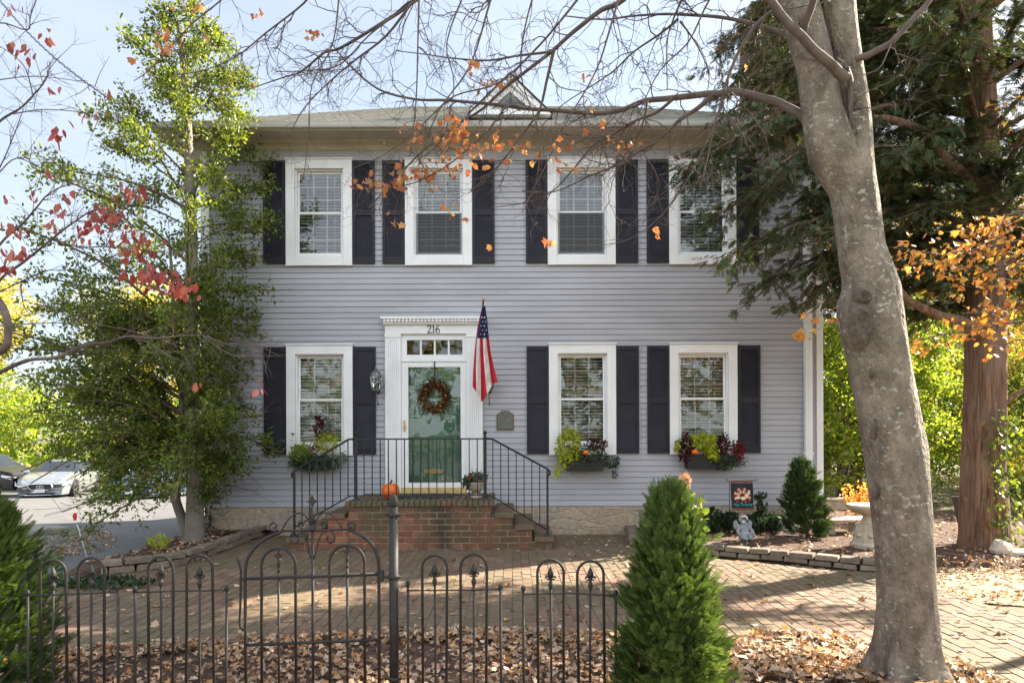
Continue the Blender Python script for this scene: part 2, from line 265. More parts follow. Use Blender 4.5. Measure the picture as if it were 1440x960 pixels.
# ---------------------------------------------------------------- object helpers
def tag(o, label=None, cat=None, group=None, kind=None):
    if label: o['label'] = label
    if cat: o['category'] = cat
    if group: o['group'] = group
    if kind: o['kind'] = kind
    return o
def thing(name, loc, label, cat, group=None):
    o = bpy.data.objects.new(name, None); COL.objects.link(o); o.location = loc; o.empty_display_size = .1
    return tag(o, label, cat, group)
def rootloc(o):
    while o.parent: o = o.parent
    return o.location.copy()
def link(name, me, mats, parent=None, origin=None):
    o = bpy.data.objects.new(name, me); COL.objects.link(o)
    for m in (mats if isinstance(mats, (list, tuple)) else [mats]): me.materials.append(MATS[m])
    off = rootloc(parent) if parent else (Vector(origin) if origin is not None else None)
    if off is not None: me.transform(Matrix.Translation(-off))
    if parent: o.parent = parent
    elif origin is not None: o.location = off
    return o
class MB:
    def __init__(s): s.v = []; s.f = []; s.m = []; s.s = []
    def add(s, vs, fs, mi=0, sm=False):
        k = len(s.v); s.v.extend([tuple(v) for v in vs]); s.f.extend([tuple(i+k for i in f) for f in fs]); s.m.extend([mi]*len(fs)); s.s.extend([sm]*len(fs)); return s
    def box(s, x0, x1, y0, y1, z0, z1, mi=0):
        v = [(x, y, z) for z in (z0, z1) for y in (y0, y1) for x in (x0, x1)]
        return s.add(v, [(0, 2, 3, 1), (4, 5, 7, 6), (0, 1, 5, 4), (2, 6, 7, 3), (0, 4, 6, 2), (1, 3, 7, 5)], mi)
    def obox(s, c, size, rot=(0, 0, 0), mi=0, taper=1):
        from mathutils import Euler
        e = Euler(rot).to_matrix(); c = Vector(c); v = []
        for z in (-.5, .5):
            k = taper if z > 0 else 1
            for y in (-.5, .5):
                for x in (-.5, .5): v.append(c + e @ Vector((x*size[0]*k, y*size[1]*k, z*size[2])))
        return s.add(v, [(0, 2, 3, 1), (4, 5, 7, 6), (0, 1, 5, 4), (2, 6, 7, 3), (0, 4, 6, 2), (1, 3, 7, 5)], mi)
    def tube(s, pts, r, n=6, mi=0, cap=True, wob=None):
        pts = [Vector(p) for p in pts]; N = len(pts)
        if not hasattr(r, '__len__'): r = [r]*N
        v = []; prev = None
        for i, p in enumerate(pts):
            d = (pts[min(i+1, N-1)]-pts[max(i-1, 0)])
            d = d.normalized() if d.length > 1e-9 else Vector((0, 0, 1))
            if prev is None: a = d.orthogonal().normalized()
            else: a = (prev - d*prev.dot(d)); a = a.normalized() if a.length > 1e-6 else d.orthogonal().normalized()
            prev = a; b = d.cross(a)
            for k in range(n):
                t = 2*math.pi*k/n; rr = r[i]*(wob(i, t, p) if wob else 1)
                v.append(p + (a*math.cos(t)+b*math.sin(t))*rr)
        f = [(i*n+k, i*n+(k+1) % n, (i+1)*n+(k+1) % n, (i+1)*n+k) for i in range(N-1) for k in range(n)]
        if cap: f += [tuple(range(n-1, -1, -1)), tuple((N-1)*n+k for k in range(n))]
        return s.add(v, f, mi, n > 4)
    def lathe(s, prof, c, n=20, mi=0, rib=None):
        v = []
        for (r, z) in prof:
            for k in range(n):
                t = 2*math.pi*k/n; rr = r*(rib(t, z) if rib else 1); v.append((c[0]+rr*math.cos(t), c[1]+rr*math.sin(t), c[2]+z))
        N = len(prof); f = [(i*n+k, i*n+(k+1) % n, (i+1)*n+(k+1) % n, (i+1)*n+k) for i in range(N-1) for k in range(n)]
        f += [tuple(range(n-1, -1, -1)), tuple((N-1)*n+k for k in range(n))]
        return s.add(v, f, mi, n > 8)
    def prism(s, poly, y0, y1, mi=0):            # poly in (x, z)
        n = len(poly); v = [(x, y0, z) for x, z in poly]+[(x, y1, z) for x, z in poly]
        return s.add(v, [tuple(range(n)), tuple(range(2*n-1, n-1, -1))]+[(i, i+n, (i+1) % n+n, (i+1) % n) for i in range(n)], mi)
    def slab(s, poly, z0, z1, mi=0):             # poly in (x, y)
        n = len(poly); v = [(x, y, z0) for x, y in poly]+[(x, y, z1) for x, y in poly]
        return s.add(v, [tuple(range(n-1, -1, -1)), tuple(range(n, 2*n))]+[(i, (i+1) % n, (i+1) % n+n, i+n) for i in range(n)], mi)
    def build(s, name, mats, parent=None, origin=None, bevel=0):
        me = bpy.data.meshes.new(name); me.from_pydata(s.v, [], s.f)
        me.polygons.foreach_set('material_index', s.m); me.polygons.foreach_set('use_smooth', s.s); me.update()
        o = link(name, me, mats, parent, origin)
        if bevel:
            b = o.modifiers.new('bevel', 'BEVEL'); b.width = bevel; b.segments = 2; b.limit_method = 'ANGLE'
        return o
def structure(o): return tag(o, kind='structure')

SH = {
 'diamond': ([(0, 0, 0), (-.27, .5, .06), (0, 1, 0), (.27, .5, .06)], [(0, 3, 2, 1)]),
 'oval': ([(0, 0, 0), (-.27, .32, .07), (-.22, .70, .05), (0, 1, -.06), (.22, .70, .05), (.27, .32, .07)], [(0, 3, 2, 1), (0, 5, 4, 3)]),
 'long': ([(0, 0, 0), (-.09, .4, .03), (0, 1, -.12), (.09, .4, .03)], [(0, 3, 2, 1)]),
 'star': ([(0, 0, 0), (-.30, .06, .10), (-.50, .20, .18), (-.36, .42, .06), (-.44, .68, .14), (-.24, .70, .02), (0, 1, -.16), (.22, .68, 0), (.42, .70, .18), (.38, .40, .08), (.52, .20, .2), (.28, .06, .06)], [(0, 3, 2, 1), (0, 5, 4, 3), (0, 7, 6, 5), (0, 9, 8, 7), (0, 11, 10, 9)]),
}
def _spray(nb, ln, wd):
    v = [(-wd, 0, 0), (wd, 0, 0), (wd*.5, 1, -.1), (-wd*.5, 1, -.1)]; f = [(0, 1, 2, 3)]
    for i in range(nb):
        t = .12+.8*i/nb; l = ln*(1-.55*t)
        for sg in (-1, 1):
            k = len(v); a = R(52-12*t)
            dx, dy = sg*math.sin(a)*l, math.cos(a)*l; z = -.1*t
            v += [(0, t-wd, z), (0, t+wd*1.6, z), (dx*.7+0*sg, t+dy*.7+wd, z-.02), (dx, t+dy, z-.05), (dx*.75, t+dy*.6-wd, z-.02)]
            f.append((k, k+4, k+3, k+2, k+1) if sg > 0 else (k, k+1, k+2, k+3, k+4))
    return v, f
SH['fan'] = _spray(8, .46, .021)
SH['frond'] = _spray(4, .5, .045)
def leaves(name, P, size, shape, mt, parent=None, origin=None, axis=None, ajit=1.0, up=None, njit=1.0, seed=0):
    """many small leaf faces in one mesh: P (N,3) points, axis (N,3) leaf directions, up = preferred normal"""
    g = np.random.default_rng(seed+11); P = np.asarray(P, float); N = len(P)
    V, Fc = SH[shape]; V = np.asarray(V, float); K = len(V)
    def nrm(a): return a/np.maximum(np.linalg.norm(a, axis=1, keepdims=True), 1e-9)
    a = nrm(g.normal(size=(N, 3)))
    if axis is not None: a = nrm(nrm(np.broadcast_to(np.asarray(axis, float), (N, 3)))+a*ajit)
    u = nrm(g.normal(size=(N, 3)))
    if up is not None: u = nrm(nrm(np.broadcast_to(np.asarray(up, float), (N, 3)))+u*njit)
    sd_ = nrm(np.cross(a, u)); u = np.cross(sd_, a)
    S = np.asarray(size, float)*g.uniform(.6, 1.25, N) if np.ndim(size) == 0 else np.asarray(size)
    W = g.uniform(.6, 1.2, N); C = g.uniform(-1.2, 3.0, N)
    co = P[:, None, :]+S[:, None, None]*(V[None, :, 0, None]*sd_[:, None, :]*W[:, None, None]+V[None, :, 1, None]*a[:, None, :]+V[None, :, 2, None]*u[:, None, :]*C[:, None, None])
    me = bpy.data.meshes.new(name); me.vertices.add(N*K); me.vertices.foreach_set('co', co.reshape(-1))
    fl = np.concatenate([np.asarray(f) for f in Fc]); L = len(fl); tot = np.array([len(f) for f in Fc])
    idx = (fl[None, :]+(np.arange(N)*K)[:, None]).reshape(-1); tots = np.tile(tot, N)
    me.loops.add(N*L); me.loops.foreach_set('vertex_index', idx.astype(np.int32))
    me.polygons.add(len(tots)); st = np.concatenate([[0], np.cumsum(tots)[:-1]])
    me.polygons.foreach_set('loop_start', st.astype(np.int32)); me.polygons.foreach_set('loop_total', tots.astype(np.int32))
    me.update(calc_edges=True)
    return link(name, me, mt, parent, origin)
def inpoly(x, y, poly):
    r = False; n = len(poly)
    for i in range(n):
        x1, y1 = poly[i][0], poly[i][1]; x2, y2 = poly[(i+1) % n][0], poly[(i+1) % n][1]
        if (y1 > y) != (y2 > y) and x < (x2-x1)*(y-y1)/(y2-y1)+x1: r = not r
    return r
def smooth_path(pts, k=3):
    pts = [Vector(p) for p in pts]; out = []
    for i in range(len(pts)-1):
        p0 = pts[max(i-1, 0)]; p1 = pts[i]; p2 = pts[i+1]; p3 = pts[min(i+2, len(pts)-1)]
        for j in range(k):
            t = j/k; out.append(.5*((2*p1)+(p2-p0)*t+(2*p0-5*p1+4*p2-p3)*t*t+(3*p1-p0-3*p2+p3)*t**3))
    out.append(pts[-1]); return out
def rv(s=1): return Vector((random.gauss(0, s), random.gauss(0, s), random.gauss(0, s)))
def twig(mb, p, d, L, r, lev, tips, droop=0.0, wig=.25, nsub=4, seg=5, along=None):
    """a curved shoot with side shoots; collects tip / along points"""
    d = d.normalized(); pts = [p.copy()]; q = p.copy(); dd = d.copy()
    for i in range(seg):
        dd = (dd+rv(wig*.35)+Vector((0, 0, -droop*.25))).normalized(); q = q+dd*(L/seg); pts.append(q.copy())
        if along is not None: along.append((q.copy(), dd.copy(), lev))
    mb.tube(pts, [r*(1-.75*i/seg) for i in range(seg+1)], 4 if r < .006 else 6, cap=False)
    tips.append((pts[-1], dd.copy()))
    if lev > 0:
        for j in range(nsub):
            t = random.uniform(.2, .95); i = min(int(t*seg), seg-1); b = pts[i].lerp(pts[i+1], t*seg-i)
            ax = (pts[i+1]-pts[i]).normalized(); s = ax.orthogonal().normalized(); s = Matrix.Rotation(random.uniform(0, 6.28), 3, ax) @ s
            twig(mb, b, ax*random.uniform(.5, 1)+s*random.uniform(.5, 1), L*random.uniform(.35, .6), r*.5, lev-1, tips, droop, wig, nsub, max(3, seg-1), along)
# ================================================================ THE GROUND
def gz(x, y):                       # the car park on the left drops gently away
    k = min(max((-x-5.0)/2.0, 0), 1); return -k*.055*max(y+1, 0) if y < 40 else -k*.055*41
def sheet(name, xs, ys, z0, m):
    me = bpy.data.meshes.new(name); v = [(x, y, z0+gz(x, y)) for y in ys for x in xs]; nx = len(xs)
    f = [(j*nx+i, j*nx+i+1, (j+1)*nx+i+1, (j+1)*nx+i) for j in range(len(ys)-1) for i in range(nx-1)]
    me.from_pydata(v, [], f); return structure(link(name, me, m))
sheet('ground', [-600, -150, -60, -30, -20, -12, -9, -7, -6, -5, 5, 20, 60, 150, 600], [-600, -100, -30, -10, -1, 1, 3, 6, 10, 20, 40, 60, 150, 800], -.035, 'lawn')
_lot = sheet('asphalt_lot', [-45, -30, -22, -16, -12, -9, -7.6, -6.6, -5.8, -5.2, -4.75], [-4.2, -2.5, -1, 1, 3, 6, 10, 15, 21], -.012, 'asphalt')
mb = MB(); mb.box(-60, 60, -24, -15, -.03, -.014); structure(mb.build('street', 'asphalt'))

LEFTW = [gp(372, 749), gp(335, 762), gp(290, 779), gp(250, 792), gp(195, 799), gp(140, 805)]
PAVE = [gp(404, 750)]+LEFTW+[gp(70, 832), gp(20, 880), gp(-60, 920), gp(60, 913), gp(200, 905), gp(345, 898), gp(540, 888), gp(700, 885), gp(870, 889), gp(1030, 903), gp(1100, 918), gp(1180, 950), gp(1290, 1010), gp(1400, 1100), gp(1900, 1080), gp(1700, 930),
        gp(1440, 868), gp(1310, 826), gp(1235, 805), gp(1170, 801), gp(1100, 794), gp(1030, 787), gp(985, 783), gp(905, 781), gp(893, 768), gp(878, 750)]
mb = MB(); mb.add([(p.x, p.y, -.0075) for p in PAVE], [tuple(range(len(PAVE)))]); structure(mb.build('paving_bed', 'joint_sand'))
mb = MB(); W_, L_ = .102, .205
for i in range(-110, 95):
    for j in range(-36, 3):
        x = i*W_+W_/2; y = j*L_+(L_/2 if i % 2 else 0)
        if inpoly(x, y, PAVE) and not (-3.0 < x < .55 and y > -1.3) and y < 0:
            z = random.uniform(-.003, .003)-.002
            mb.obox((x, y, z-.02), (W_-.006, L_-.006, .04), (random.gauss(0, .007), random.gauss(0, .007), random.gauss(0, .006)), taper=.96)
structure(mb.build('brick_paving', 'paver'))
# soldier-course edge of the paving
mb = MB(); E = [PAVE[i] for i in range(9, 20)]
for a, b in zip(E[:-1], E[1:]):
    n = max(1, int((b-a).length/.205)); ang = math.atan2(b.y-a.y, b.x-a.x)
    for k in range(n):
        c = a.lerp(b, (k+.5)/n); mb.obox((c.x, c.y-.045, -.008), ((b-a).length/n-.008, .095, .05), (random.gauss(0, .02), 0, ang), taper=.96)
structure(mb.build('paving_edge', 'paver'))
# front strip of mulch under the fence
STRIP = [gp(-60, 921), gp(60, 914), gp(200, 906), gp(345, 899), gp(540, 889), gp(700, 886), gp(870, 890), gp(1030, 904), gp(1100, 919), gp(1180, 951), gp(1290, 1011), gp(1400, 1101)]
mb = MB(); P2 = [(p.x, p.y-.09, -.010) for p in STRIP]+[(3.2, -8.6, -.010), (-5.5, -8.6, -.010)]
mb.add(P2, [tuple(range(len(P2)))]); structure(mb.build('mulch_strip', 'mulch'))
mb = MB(); mb.box(-12, 12, -11.8, -8.6, -.03, -.008); structure(mb.build('sidewalk', 'old_concrete'))
# planting beds
RW = [gp(900, 752), gp(893, 768), gp(925, 779), gp(985, 779), gp(1040, 784), gp(1100, 790), gp(1170, 798), gp(1240, 804), gp(1300, 803)]
bedR = [(p.x, p.y) for p in RW]+[(4.8, -2.2), (6.0, -2.4), (8.5, -1.8), (9, 1.5), (5.5, 3.0), (4.72, 3), (4.72, -.02), (1.9, -.02)]
def bed(name, poly, z):
    mb = MB(); cx = sum(p[0] for p in poly)/len(poly); cy = sum(p[1] for p in poly)/len(poly)
    n = len(poly); lo = [(cx+(x-cx)*k, cy+(y-cy)*k) for (x, y), k in [((p[0], p[1]), 1.0 if i < (9 if cx > 0 else 6) or p[1] > -1 else 1.16) for i, p in enumerate(poly)]]
    mb.add([(x, y, z) for x, y in poly]+[(x, y, -.032) for x, y in lo], [tuple(range(n))]+[(i, i+n, (i+1) % n+n, (i+1) % n) for i in range(n)]); return structure(mb.build(name, 'mulch'))
bed('mulch_bed_right', bedR, .10)
LW = LEFTW
bedL = [(p.x, p.y) for p in LW]+[(gp(112, 800).x, gp(112, 800).y), (gp(185, 783).x, gp(185, 783).y), (gp(232, 766).x, gp(232, 766).y), (-4.95, .5), (-4.72, .7), (-4.72, -.02), (-3.55, -.02)]
bed('mulch_bed_left', bedL, .08)
mb = MB(); BE = [(3.9, -3.9), (4.3, -2.9), (4.8, -2.0), (6.5, -1.6), (12, -1.4), (14, -2.5), (14, -8), (7.2, -5.2)]; mb.add([(x, y, -.0235) for x, y in BE], [tuple(range(len(BE)))]); structure(mb.build('leaf_strewn_ground', 'bare_earth'))
def blocks(mb, path, hs, w=.17, ln=.28, jit=.012):
    z = 0
    for row, h in enumerate(hs):
        sp = smooth_path(path, 6); acc = [0]
        for a, b in zip(sp[:-1], sp[1:]): acc.append(acc[-1]+(b-a).length)
        def P(s):
            for i in range(len(sp)-1):
                if acc[i+1] >= s: return sp[i].lerp(sp[i+1], (s-acc[i])/max(acc[i+1]-acc[i], 1e-6))
            return sp[-1]
        s = -.12 if row % 2 else 0
        while s < acc[-1]-.05:
            l = ln*random.uniform(.75, 1.15); a, b = P(max(s, 0)), P(min(s+l, acc[-1])); c = (a+b)/2; sz = (b-a).length-.012
            if sz > .05: mb.obox((c.x, c.y, z+h/2+random.gauss(0, .003)), (sz, w*random.uniform(.9, 1.05), h-.008), (random.gauss(0, .02), random.gauss(0, .02), math.atan2(b.y-a.y, b.x-a.x)+random.gauss(0, jit*2)), taper=.93)
            s += l
        z += h
mb = MB(); blocks(mb, RW[2:], (.065, .07))
o = mb.build('retaining_wall', 'retaining_block', origin=RW[5], bevel=.008); tag(o, 'low curved tan block edging in front of the mulch bed right of the steps', 'low wall')
mb = MB(); blocks(mb, [gp(880, 748)+Vector((.05, 0, 0)), gp(893, 768)], (.07, .07), ln=.35)
o = mb.build('retaining_wall', 'retaining_block', origin=gp(893, 768), bevel=.008); tag(o, 'short grey block edging running back to the stone foundation behind the bright green arborvitae', 'low wall')
mb = MB(); blocks(mb, LW, (.08, .07), ln=.33, jit=.03)
o = mb.build('retaining_wall', 'retaining_block', origin=LW[3], bevel=.008); tag(o, 'low brown block edging curving from the foundation past the trunk of the holly tree', 'low wall')

# ================================================================ THE HOUSE
H = thing('house', (0, 0, 0), 'two storey house with lavender grey clapboard siding, black shutters and stone foundation', 'house')
XL, XR, ZB, ZT, DEP = -4.69, 4.70, .42, 5.83, 5.5
WT = .145
UP = [(404, 497), (571, 665), (771, 866), (941, 1035)]
LO = [(404, 497), (772, 866), (941, 1036)]
ZU, ZL = (fz(373.5), fz(225)), (fz(639.5), fz(485))
WIN = [(fx(a), fx(b), ZU[0], ZU[1], 'u') for a, b in UP]+[(fx(a), fx(b), ZL[0], ZL[1], 'l') for a, b in LO]
OPEN = [(a+.115, b-.115, z0+.10, z1-.10) for a, b, z0, z1, k in WIN]
DX0, DX1 = fx(543), fx(679); DZ0 = .66
OPEN.append((DX0+.1, DX1-.1, .3, fz(476)))
def intervals(z, x0, x1):
    cuts = sorted([(a, b) for a, b, c, d in OPEN if c < z < d]); out = []; x = x0
    for a, b in cuts:
        if a > x: out.append((x, a))
        x = max(x, b)
    if x < x1: out.append((x, x1))
    return out
mb = MB(); EX = .0868; z = ZB; zc = sorted({q for o in OPEN for q in o[2:]})
while z < ZT:
    z1 = min(z+EX, ZT); zs = [z]+[q for q in zc if z < q < z1]+[z1]; jx_ = [random.uniform(-4.5, 4.5) for _ in range(random.choice((1, 2, 2, 3)))]
    dy = random.gauss(0, .0006)
    for a, b in zip(zs[:-1], zs[1:]):
        gr_ = .0105 if a == z else 0     # the shadow gap under each board
        ya = -.0165+.008*(a-z)/EX+dy; yb = -.0165+.008*(b-z)/EX+dy
        jn = sorted(jx_) ; segs = []
        for x0, x1 in intervals((a+b)/2, XL, XR):
            q = [x0]+[j_ for j_ in jn if x0+.05 < j_ < x1-.05]+[x1]
            segs += [(u_+(.0012 if k_ else 0), w_-.0012) for k_, (u_, w_) in enumerate(zip(q[:-1], q[1:]))]
        for x0, x1 in segs:
            mb.add([(x0, ya, a+gr_), (x1, ya, a+gr_), (x1, yb, b), (x0, yb, b)], [(0, 1, 2, 3)])
            if a == z: mb.add([(x0, ya, a+gr_), (x1, ya, a+gr_), (x1, -.0005, a+gr_+.001), (x0, -.0005, a+gr_+.001), (x0, -.0005, a), (x1, -.0005, a), (x0, -.0085, a), (x1, -.0085, a)], [(0, 3, 2, 1), (3, 2, 5, 4), (4, 5, 7, 6)])
    z = z1
mb.build('siding', 'siding', H)
mb = MB()     # front wall behind the siding, side and back walls, floors
for a, b in zip([0.0]+zc, zc+[ZT]):
    if b-a < .002: continue
    for x0, x1 in intervals((a+b)/2, XL+.01, XR-.01): mb.box(x0, x1, .001, .13, a, b)
mb.box(XL+.01, XL+.14, .131, DEP, 0, ZT); mb.box(XR-.14, XR-.01, .131, DEP, 0, ZT); mb.box(XL+.141, XR-.141, DEP-.12, DEP, 0, ZT)
mb.box(XL+.15, XR-.15, .14, DEP-.13, .5, .62); mb.box(XL+.15, XR-.15, .14, DEP-.13, 3.1, 3.3); mb.box(XL+.15, XR-.15, .14, DEP-.13, 5.84, 5.9)
mb.build('wall', 'interior', H)
mb = MB(); 
for i in range(63):
    zz = ZB+i*EX
    if zz+EX > ZT+.01: break
    mb.add([(XR+.004, 0, zz), (XR+.004, DEP, zz), (XR-.006, DEP, zz+EX), (XR-.006, 0, zz+EX)], [(0, 1, 2, 3)])
mb.build('side_siding', 'siding', H); mb = MB()
for i in range(63):
    zz = ZB+i*EX
    if zz+EX > ZT+.01: break
    mb.add([(XL-.004, 0, zz), (XL-.004, DEP, zz), (XL+.006, DEP, zz+EX), (XL+.006, 0, zz+EX)], [(3, 2, 1, 0)])
mb.build('side_siding', 'siding', H)
mb = MB(); mb.box(XL+.03, XR-.03, -.005, .0005, -.05, ZB-.002); mb.box(XL+.005, XL+.0095, 0, DEP, -.05, ZB); mb.box(XR-.0095, XR-.005, 0, DEP, -.05, ZB)
mb.build('foundation', 'field_stone', H)
for x0, x1 in ((XL-.03, XL+.10), (XR-.07, XR+.03)):
    mb = MB(); mb.box(x0, x1, -.035, .02, ZB-.01, ZT+.02); mb.box(x0 if x0 < 0 else x1-.03, x0+.03 if x0 < 0 else x1, .021, .14, ZB-.01, ZT); mb.build('corner_board', 'white_paint', H, bevel=.003)
# cornice, gutter, soffit
ZS = 5.945
mb = MB(); mb.box(XL-.02, XR+.02, -.034, -.002, fz(227), fz(213)); mb.build('frieze_board', 'siding', H, bevel=.002)
mb = MB(); mb.prism([(0, 0)], 0, 0) if False else None
prof = [(-.035, fz(213)+.001), (-.06, fz(211)), (-.075, fz(207)), (-.12, fz(204)), (-.15, ZS-.03), (-.17, ZS-.001), (-.002, ZS-.001), (-.002, fz(213)+.001)]
v = [(x, y, z) for x in (XL-.1, XR+.1) for y, z in prof]; n = len(prof)
mb.add(v, [tuple(range(n)), tuple(range(2*n-1, n-1, -1))]+[(i, i+n, (i+1) % n+n, (i+1) % n) for i in range(n)]); mb.build('crown_moulding', 'cream_trim', H)
mb = MB(); mb.box(XL-.5, XR+.5, -.5, DEP+.5, ZS, ZS+.03); mb.build('soffit', 'cream_trim', H)
mb = MB(); mb.box(XL-.5, XR+.5, -.525, -.501, ZS-.02, ZS+.07); mb.box(XL-.525, XL-.501, -.5, DEP+.5, ZS-.02, ZS+.07); mb.box(XR+.501, XR+.525, -.5, DEP+.5, ZS-.02, ZS+.07); mb.build('fascia', 'cream_trim', H)
prof = [(-.526, ZS+.0), (-.60, ZS+.0), (-.615, ZS+.03), (-.622, ZS+.055), (-.630, ZS+.072), (-.622, ZS+.072), (-.608, ZS+.035), (-.595, ZS+.012), (-.526, ZS+.012)]
mb = MB(); v = [(x, y, z) for x in (XL-.56, XR+.56) for y, z in prof]; n = len(prof)
mb.add(v, [tuple(range(n)), tuple(range(2*n-1, n-1, -1))]+[(i, i+n, (i+1) % n+n, (i+1) % n) for i in range(n)]); [mb.box(x_, x_+.03, -.633, -.53, ZS+.062, ZS+.076) for x_ in np.arange(XL-.4, XR+.5, .62)]; mb.build('gutter', 'gutter', H)
# hip roof with shingle courses
ze = ZS+.078; hy = (DEP+1.0)/2; SL = .55; mb = MB()
def hip(t): return (XL-.53+t*(hy+.03), XR+.53-t*(hy+.03), -.53+t*(hy+.03), DEP+.53-t*(hy+.03), ze+t*(hy*SL))
N = 26
for i in range(N):
    a = hip(i/N); b = hip((i+1)/N); l = .008
    A = [(a[0], a[2]), (a[1], a[2]), (a[1], a[3]), (a[0], a[3])]; B = [(b[0], b[2]), (b[1], b[2]), (b[1], b[3]), (b[0], b[3])]
    for k in range(4):
        p, q = A[k], A[(k+1) % 4]; r, s = B[(k+1) % 4], B[k]; n = 60 if k % 2 == 0 else 30
        cs = sorted([0]+[min(max((m_+random.uniform(-.3, .3))/n, 0.001), .999) for m_ in range(1, n)]+[1])
        for t0, t1 in zip(cs[:-1], cs[1:]):
            f = lambda u, w, t: (u[0]+(w[0]-u[0])*t, u[1]+(w[1]-u[1])*t)
            P = [f(p, q, t0), f(p, q, t1), f(s, r, t1), f(s, r, t0)]
            mb.add([(P[0][0], P[0][1], a[4]+l), (P[1][0], P[1][1], a[4]+l), (P[2][0], P[2][1], b[4]), (P[3][0], P[3][1], b[4]), (P[0][0], P[0][1], a[4]-.004), (P[1][0], P[1][1], a[4]-.004)], [(0, 1, 2, 3), (0, 4, 5, 1)])
rf = mb.build('roof', 'roof_shingle', H)
# small gable over the eave
gx = fx(719)*10.15/10.4; Yg = -.28
def g(px, py, Y=Yg): q = at(px, py, Y); return (q.x, q.z)
gab = MB(); gab.prism([g(672, 165), g(770, 165), g(719, 114)], Yg, 1.3); ga = gab.build('gable', 'white_paint', H)
mb = MB()
for s_ in (1, -1):
    f = lambda px, py: g(719+s_*(px-719), py)
    poly = [f(662, 166), f(671, 166), f(719, 122), f(719, 110)]
    mb.prism(poly, Yg-.12, Yg-.003); mb.prism([f(672, 165.5), f(681, 165.5), f(719, 131), f(719, 123)], Yg-.06, Yg-.004)
mb.build('rake_board', 'white_paint', ga, bevel=.003)
mb = MB()
for s_ in (1, -1):
    f = lambda px, py: g(719+s_*(px-719), py)
    mb.prism([f(660, 165), f(662, 166), f(719, 110), f(719, 107.5)], Yg-.14, 1.5)
mb.build('gable_roof', 'shutter_paint', ga)
mb = MB(); mb.box(g(664, 0)[0], g(776, 0)[0], Yg-.13, Yg-.004, g(0, 165.5)[1]-.01, g(0, 158)[1]); mb.build('gable_sill', 'white_paint', ga)
mb = MB(); mb.prism([g(688, 158), g(750, 158), g(719, 134)], Yg-.03, Yg-.006); mb.build('louvre_frame', 'bronze', ga)
mb = MB(); mb.prism([g(697, 157.9), g(741, 157.9), g(719, 140)], Yg-.045, Yg-.031); mb.build('gable_window', 'dark_glass', ga)
# chimney
mb = MB(); c0 = at(1052, 603, 2.5); c1 = at(1099, 603, 2.5); x0, x1 = c0.x, c1.x; zt = at(0, 30, 2.5).z
def brickbox(mb, x0, x1, y0, y1, z0, z1, bl=.215, bh=.062, mj=.014, faces='FLR'):
    n = int((z1-z0)/(bh+mj)); hh = (z1-z0)/n
    for r in range(n):
        za = z0+r*hh+mj/2; zb = za+hh-mj; off = (bl/2 if r % 2 else 0)
        def run(a, b, put):
            s = a-off
            while s < b-.005:
                p, q = max(s+mj/2, a), min(s+bl-mj/2, b)
                if q-p > .02: put(p, q)
                s += bl
        j = lambda: random.gauss(0, .0012)
        if 'F' in faces: run(x0, x1, lambda p, q: mb.box(p, q, y0-.006+j(), y0+.05, za, zb))
        if 'L' in faces: run(y0+.051, y1, lambda p, q: mb.box(x0-.006+j(), x0+.05, p, q, za, zb))
        if 'R' in faces: run(y0+.051, y1, lambda p, q: mb.box(x1-.05, x1+.006+j(), p, q, za, zb))
brickbox(mb, x0, x1, 2.1, 2.9, 5.0, zt); ch = mb.build('chimney', 'chimney_brick', H)
mb = MB(); mb.box(x0+.004, x1-.004, 2.104, 2.896, 0, zt-.01); mb.box(x0-.05, x1+.05, 2.05, 2.95, zt+.002, zt+.08); mb.build('chimney_core', 'mortar', ch)
# downspout
mb = MB(); xd = fx(1133.5)
pts = [(xd, -.56, ZS+.0), (xd, -.52, ZS-.10), (xd, -.10, ZS-.42), (xd, -.075, ZS-.5)]
mb.tube(pts, .045, 8); mb.box(xd-.052, xd+.052, -.115, -.035, .12, ZS-.46)
for k in range(3): mb.box(xd-.03+.02*k, xd-.02+.02*k, -.120, -.1155, .14, ZS-.5)
ds = mb.build('downspout', 'white_paint', H, bevel=.006)
for zz in (1.2, 3.2, 5.0): mb = MB(); mb.box(xd-.065, xd+.065, -.122, -.03, zz, zz+.03); mb.build('strap', 'white_paint', ds)

